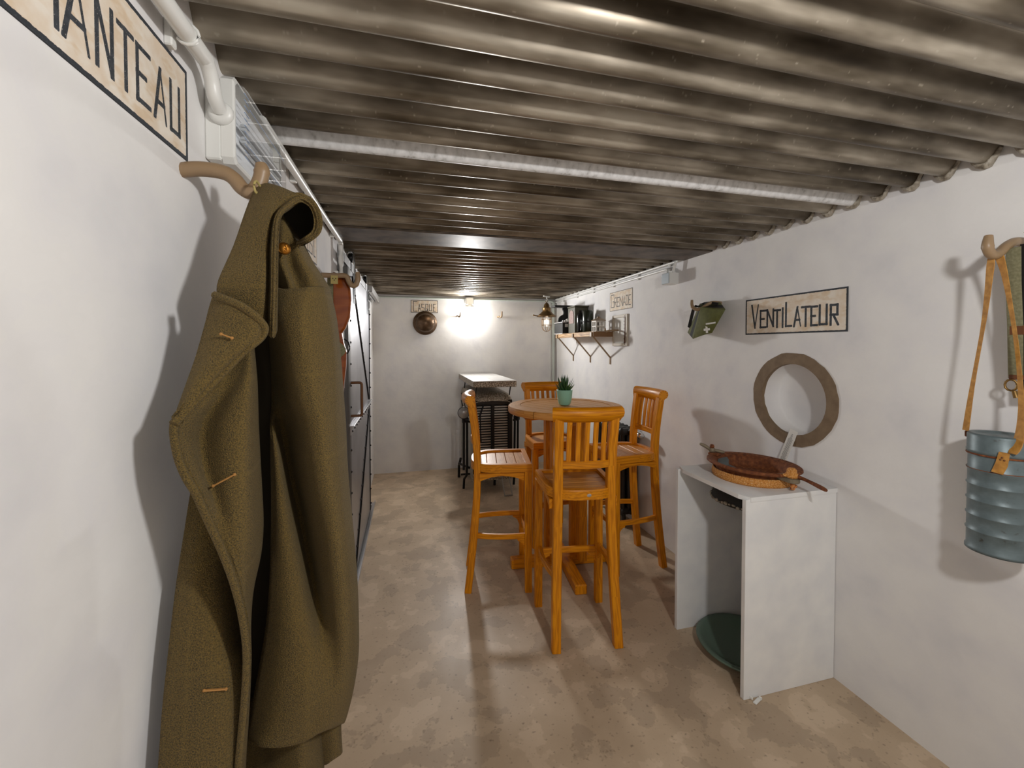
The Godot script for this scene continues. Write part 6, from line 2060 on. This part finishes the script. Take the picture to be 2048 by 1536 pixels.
	var back := [
		[Vector3(-0.218, 1.688, -0.908), Vector3(-0.229, 1.689, -0.914), Vector3(-0.243, 1.683, -0.899), Vector3(-0.258, 1.670, -0.861), Vector3(-0.271, 1.657, -0.824)],
		[Vector3(-0.210, 1.634, -0.911), Vector3(-0.228, 1.637, -0.926), Vector3(-0.246, 1.631, -0.908), Vector3(-0.266, 1.617, -0.858), Vector3(-0.280, 1.602, -0.799)],
		[Vector3(-0.185, 1.577, -0.920), Vector3(-0.216, 1.577, -0.930), Vector3(-0.249, 1.573, -0.918), Vector3(-0.278, 1.559, -0.843), Vector3(-0.284, 1.546, -0.771)],
		[Vector3(-0.163, 1.517, -0.928), Vector3(-0.199, 1.517, -0.936), Vector3(-0.250, 1.513, -0.917), Vector3(-0.283, 1.503, -0.830), Vector3(-0.289, 1.494, -0.753)],
		[Vector3(-0.149, 1.391, -0.934), Vector3(-0.201, 1.391, -0.941), Vector3(-0.265, 1.393, -0.917), Vector3(-0.298, 1.396, -0.825), Vector3(-0.306, 1.399, -0.720)],
		[Vector3(-0.142, 1.252, -0.936), Vector3(-0.202, 1.254, -0.941), Vector3(-0.270, 1.262, -0.915), Vector3(-0.302, 1.283, -0.812), Vector3(-0.319, 1.305, -0.699)],
		[Vector3(-0.134, 1.111, -0.939), Vector3(-0.203, 1.117, -0.940), Vector3(-0.271, 1.131, -0.915), Vector3(-0.297, 1.168, -0.814), Vector3(-0.308, 1.195, -0.736)],
		[Vector3(-0.123, 0.867, -0.943), Vector3(-0.196, 0.879, -0.943), Vector3(-0.273, 0.908, -0.914), Vector3(-0.323, 0.975, -0.815), Vector3(-0.343, 1.022, -0.744)],
		[Vector3(-0.155, 0.607, -0.932), Vector3(-0.213, 0.631, -0.921), Vector3(-0.284, 0.681, -0.883), Vector3(-0.327, 0.783, -0.782), Vector3(-0.349, 0.854, -0.709)],
		[Vector3(-0.186, 0.519, -0.909), Vector3(-0.220, 0.530, -0.907), Vector3(-0.287, 0.595, -0.861), Vector3(-0.326, 0.711, -0.761), Vector3(-0.348, 0.786, -0.694)],
		[Vector3(-0.213, 0.247, -0.888), Vector3(-0.251, 0.280, -0.874), Vector3(-0.305, 0.358, -0.833), Vector3(-0.338, 0.507, -0.735), Vector3(-0.350, 0.615, -0.661)]]
	var collar_lining := [
		[Vector3(-0.186, 1.714, -0.888), Vector3(-0.193, 1.713, -0.885), Vector3(-0.201, 1.711, -0.882), Vector3(-0.207, 1.710, -0.880), Vector3(-0.215, 1.708, -0.877)],
		[Vector3(-0.178, 1.700, -0.896), Vector3(-0.190, 1.699, -0.897), Vector3(-0.204, 1.696, -0.892), Vector3(-0.218, 1.694, -0.887), Vector3(-0.230, 1.689, -0.877)],
		[Vector3(-0.175, 1.677, -0.897), Vector3(-0.189, 1.676, -0.897), Vector3(-0.206, 1.673, -0.891), Vector3(-0.222, 1.670, -0.885), Vector3(-0.237, 1.665, -0.874)],
		[Vector3(-0.179, 1.652, -0.896), Vector3(-0.191, 1.652, -0.897), Vector3(-0.206, 1.649, -0.891), Vector3(-0.222, 1.646, -0.885), Vector3(-0.237, 1.642, -0.874)],
		[Vector3(-0.194, 1.627, -0.885), Vector3(-0.200, 1.627, -0.888), Vector3(-0.207, 1.626, -0.885), Vector3(-0.217, 1.625, -0.882), Vector3(-0.228, 1.622, -0.872)]]
	var inner_skirt := [
		[Vector3(-0.172, 0.725, -0.861), Vector3(-0.194, 0.778, -0.805), Vector3(-0.230, 0.775, -0.818), Vector3(-0.261, 0.764, -0.838), Vector3(-0.289, 0.761, -0.849)],
		[Vector3(-0.169, 0.644, -0.862), Vector3(-0.190, 0.706, -0.801), Vector3(-0.230, 0.705, -0.813), Vector3(-0.266, 0.691, -0.837), Vector3(-0.295, 0.688, -0.847)],
		[Vector3(-0.166, 0.561, -0.863), Vector3(-0.190, 0.633, -0.801), Vector3(-0.233, 0.633, -0.811), Vector3(-0.270, 0.618, -0.835), Vector3(-0.301, 0.616, -0.845)],
		[Vector3(-0.184, 0.281, -0.857), Vector3(-0.208, 0.377, -0.794), Vector3(-0.247, 0.375, -0.806), Vector3(-0.287, 0.357, -0.829), Vector3(-0.315, 0.352, -0.839)]]
	var cuff := [
		[Vector3(-0.136, 0.679, -0.906), Vector3(-0.139, 0.708, -0.873), Vector3(-0.153, 0.724, -0.857), Vector3(-0.176, 0.728, -0.860), Vector3(-0.201, 0.723, -0.872)],
		[Vector3(-0.140, 0.633, -0.905), Vector3(-0.139, 0.659, -0.873), Vector3(-0.151, 0.674, -0.858), Vector3(-0.172, 0.674, -0.861), Vector3(-0.197, 0.671, -0.873)],
		[Vector3(-0.138, 0.570, -0.906), Vector3(-0.136, 0.595, -0.874), Vector3(-0.149, 0.601, -0.859), Vector3(-0.168, 0.593, -0.862), Vector3(-0.192, 0.607, -0.875)]]
	var add := func(called: String, net: Array, th: float, m: Material) -> void:
		var g := G.new()
		g.cloth(smooth_net(net, 4, 4), th)
		part(called, g, m, t)
	add.call("sleeve", sleeve, .006, M.wool)
	add.call("shoulder", shoulder, .006, M.wool)
	add.call("collar", collar, .006, M.wool)
	add.call("lapel", lapel, .009, M.wool)
	var roll := func(called: String, pts: Array, r: float) -> void:
		var q := G.new()
		q.tube(spline(pts, 4), r, 8, [], Vector3(.35, 0, .937))
		part(called, q, M.wool, t)
	roll.call("lapel_roll", [Vector3(-0.2794, 1.4967, -0.7045), Vector3(-0.2620, 1.4899, -0.6929), Vector3(-0.2415, 1.4805, -0.6899), Vector3(-0.2236, 1.4669, -0.6912), Vector3(-0.2150, 1.4534, -0.7019), Vector3(-0.2138, 1.4451, -0.7045), Vector3(-0.2195, 1.4336, -0.7066), Vector3(-0.2302, 1.4206, -0.6973), Vector3(-0.2436, 1.4071, -0.6933), Vector3(-0.2688, 1.3717, -0.6754), Vector3(-0.2857, 1.3452, -0.6563), Vector3(-0.2978, 1.3252, -0.6421), Vector3(-0.3017, 1.3173, -0.6343)], .0058)
	roll.call("front_edge_roll", [Vector3(-0.3033, 1.3166, -0.6390), Vector3(-0.3031, 1.3020, -0.6380), Vector3(-0.2996, 1.2713, -0.6394), Vector3(-0.2920, 1.2429, -0.6422), Vector3(-0.2819, 1.2186, -0.6449), Vector3(-0.2700, 1.1724, -0.6536), Vector3(-0.2561, 1.1259, -0.6588), Vector3(-0.2446, 1.0684, -0.6684), Vector3(-0.2378, 1.0091, -0.6763), Vector3(-0.2365, 0.9521, -0.6821), Vector3(-0.2427, 0.8739, -0.6862), Vector3(-0.2538, 0.7659, -0.6895), Vector3(-0.2675, 0.5513, -0.6855)], .0050)
	add.call("front_panel", front_panel, .007, M.wool)
	add.call("rear_skirt", rear_skirt, .006, M.wool)
	add.call("back_panel", back, .006, M.wool_lining)
	add.call("collar_lining", collar_lining, .004, M.wool_lining)
	add.call("inner_skirt", inner_skirt, .006, M.wool)
	add.call("cuff", cuff, .006, M.wool)
	var g := G.new()
	var bc := Vector3(-0.2085, 1.5899, -0.7918)
	var f := Vector3(.35, 0, .937).normalized()
	var B := Basis(Vector3.UP.cross(f), f, -Vector3.UP.cross(f).cross(f))
	g.lathe([Vector2(0, -.004), Vector2(.009, -.003), Vector2(.0108, .0), Vector2(.010, .003), Vector2(.006, .0055), Vector2(0, .0065)], bc, 20, Basis(Vector3.UP.cross(f), f, Vector3.UP.cross(f).cross(f)))
	rng.seed = 6
	for k in 12: g.ball(bc + f * .0055 + Vector3(rng.randf_range(-.004, .004), rng.randf_range(-.005, .005), 0), Vector3(.0016, .0016, .0012), 6, 4)
	part("button", g, M.brass, t).set_meta("label", "embossed brass button")
	for q in [[Vector3(-0.2601, 1.4377, -0.6728), Vector3(-0.2473, 1.4321, -0.6754)], [Vector3(-0.2721, 1.2202, -0.6710), Vector3(-0.2464, 1.2335, -0.6752)], [Vector3(-0.2910, 0.9189, -0.6799), Vector3(-0.2641, 0.9130, -0.6830)]]:
		g = G.new()
		g.bar(q[0], q[1], .0022, .004, f, .0008)
		for e in 2: g.ball(q[e], Vector3(.0025, .0025, .002), 6, 4)
		part("buttonhole", g, M.buttonhole_thread, t)
	g = G.new()
	g.tube(spline([Vector3(-0.2503, 1.7006, -0.8104), Vector3(-0.2528, 1.7045, -0.7988), Vector3(-0.2541, 1.6937, -0.7930), Vector3(-0.2523, 1.6841, -0.7990), Vector3(-0.2490, 1.6939, -0.8109)], 4), .0022, 6)
	part("hanging_loop", g, M.tag_paper, t)

func things() -> void:
	furniture()
	pedestal()
	bar_cabinet()
	radiator()
	shelf()
	wall_box()
	lantern()
	bag()
	conduits()
	canister()
	back_wall()
	light_box()
	door()
	rifle()
	coat()


func _ready() -> void:
	var cam := Camera3D.new()
	cam.name = "camera"
	add_child(cam)
	cam.projection = Camera3D.PROJECTION_FRUSTUM
	cam.near = 0.05
	cam.far = 40.0
	cam.size = 1536.0 / 821.5 * 0.05                    # focal length 821.5 px of a 1536 px high frame
	cam.frustum_offset = Vector2(0, -58.4 / 821.5 * 0.05)
	cam.position = Vector3(0, 1.42, 0)
	cam.rotation = Vector3(-0.0204, -0.2471, 0)
	cam.current = true
	var env := WorldEnvironment.new()
	env.name = "environment"
	var e := Environment.new()
	e.background_mode = Environment.BG_COLOR
	e.background_color = Color(0, 0, 0)
	e.tonemap_mode = Environment.TONE_MAPPER_LINEAR
	e.tonemap_exposure = 1.0
	e.sdfgi_enabled = true
	e.ssao_enabled = true
	e.ssil_enabled = true
	env.environment = e
	add_child(env)
	make_materials()
	lights()
	room()
	signs()
	things()
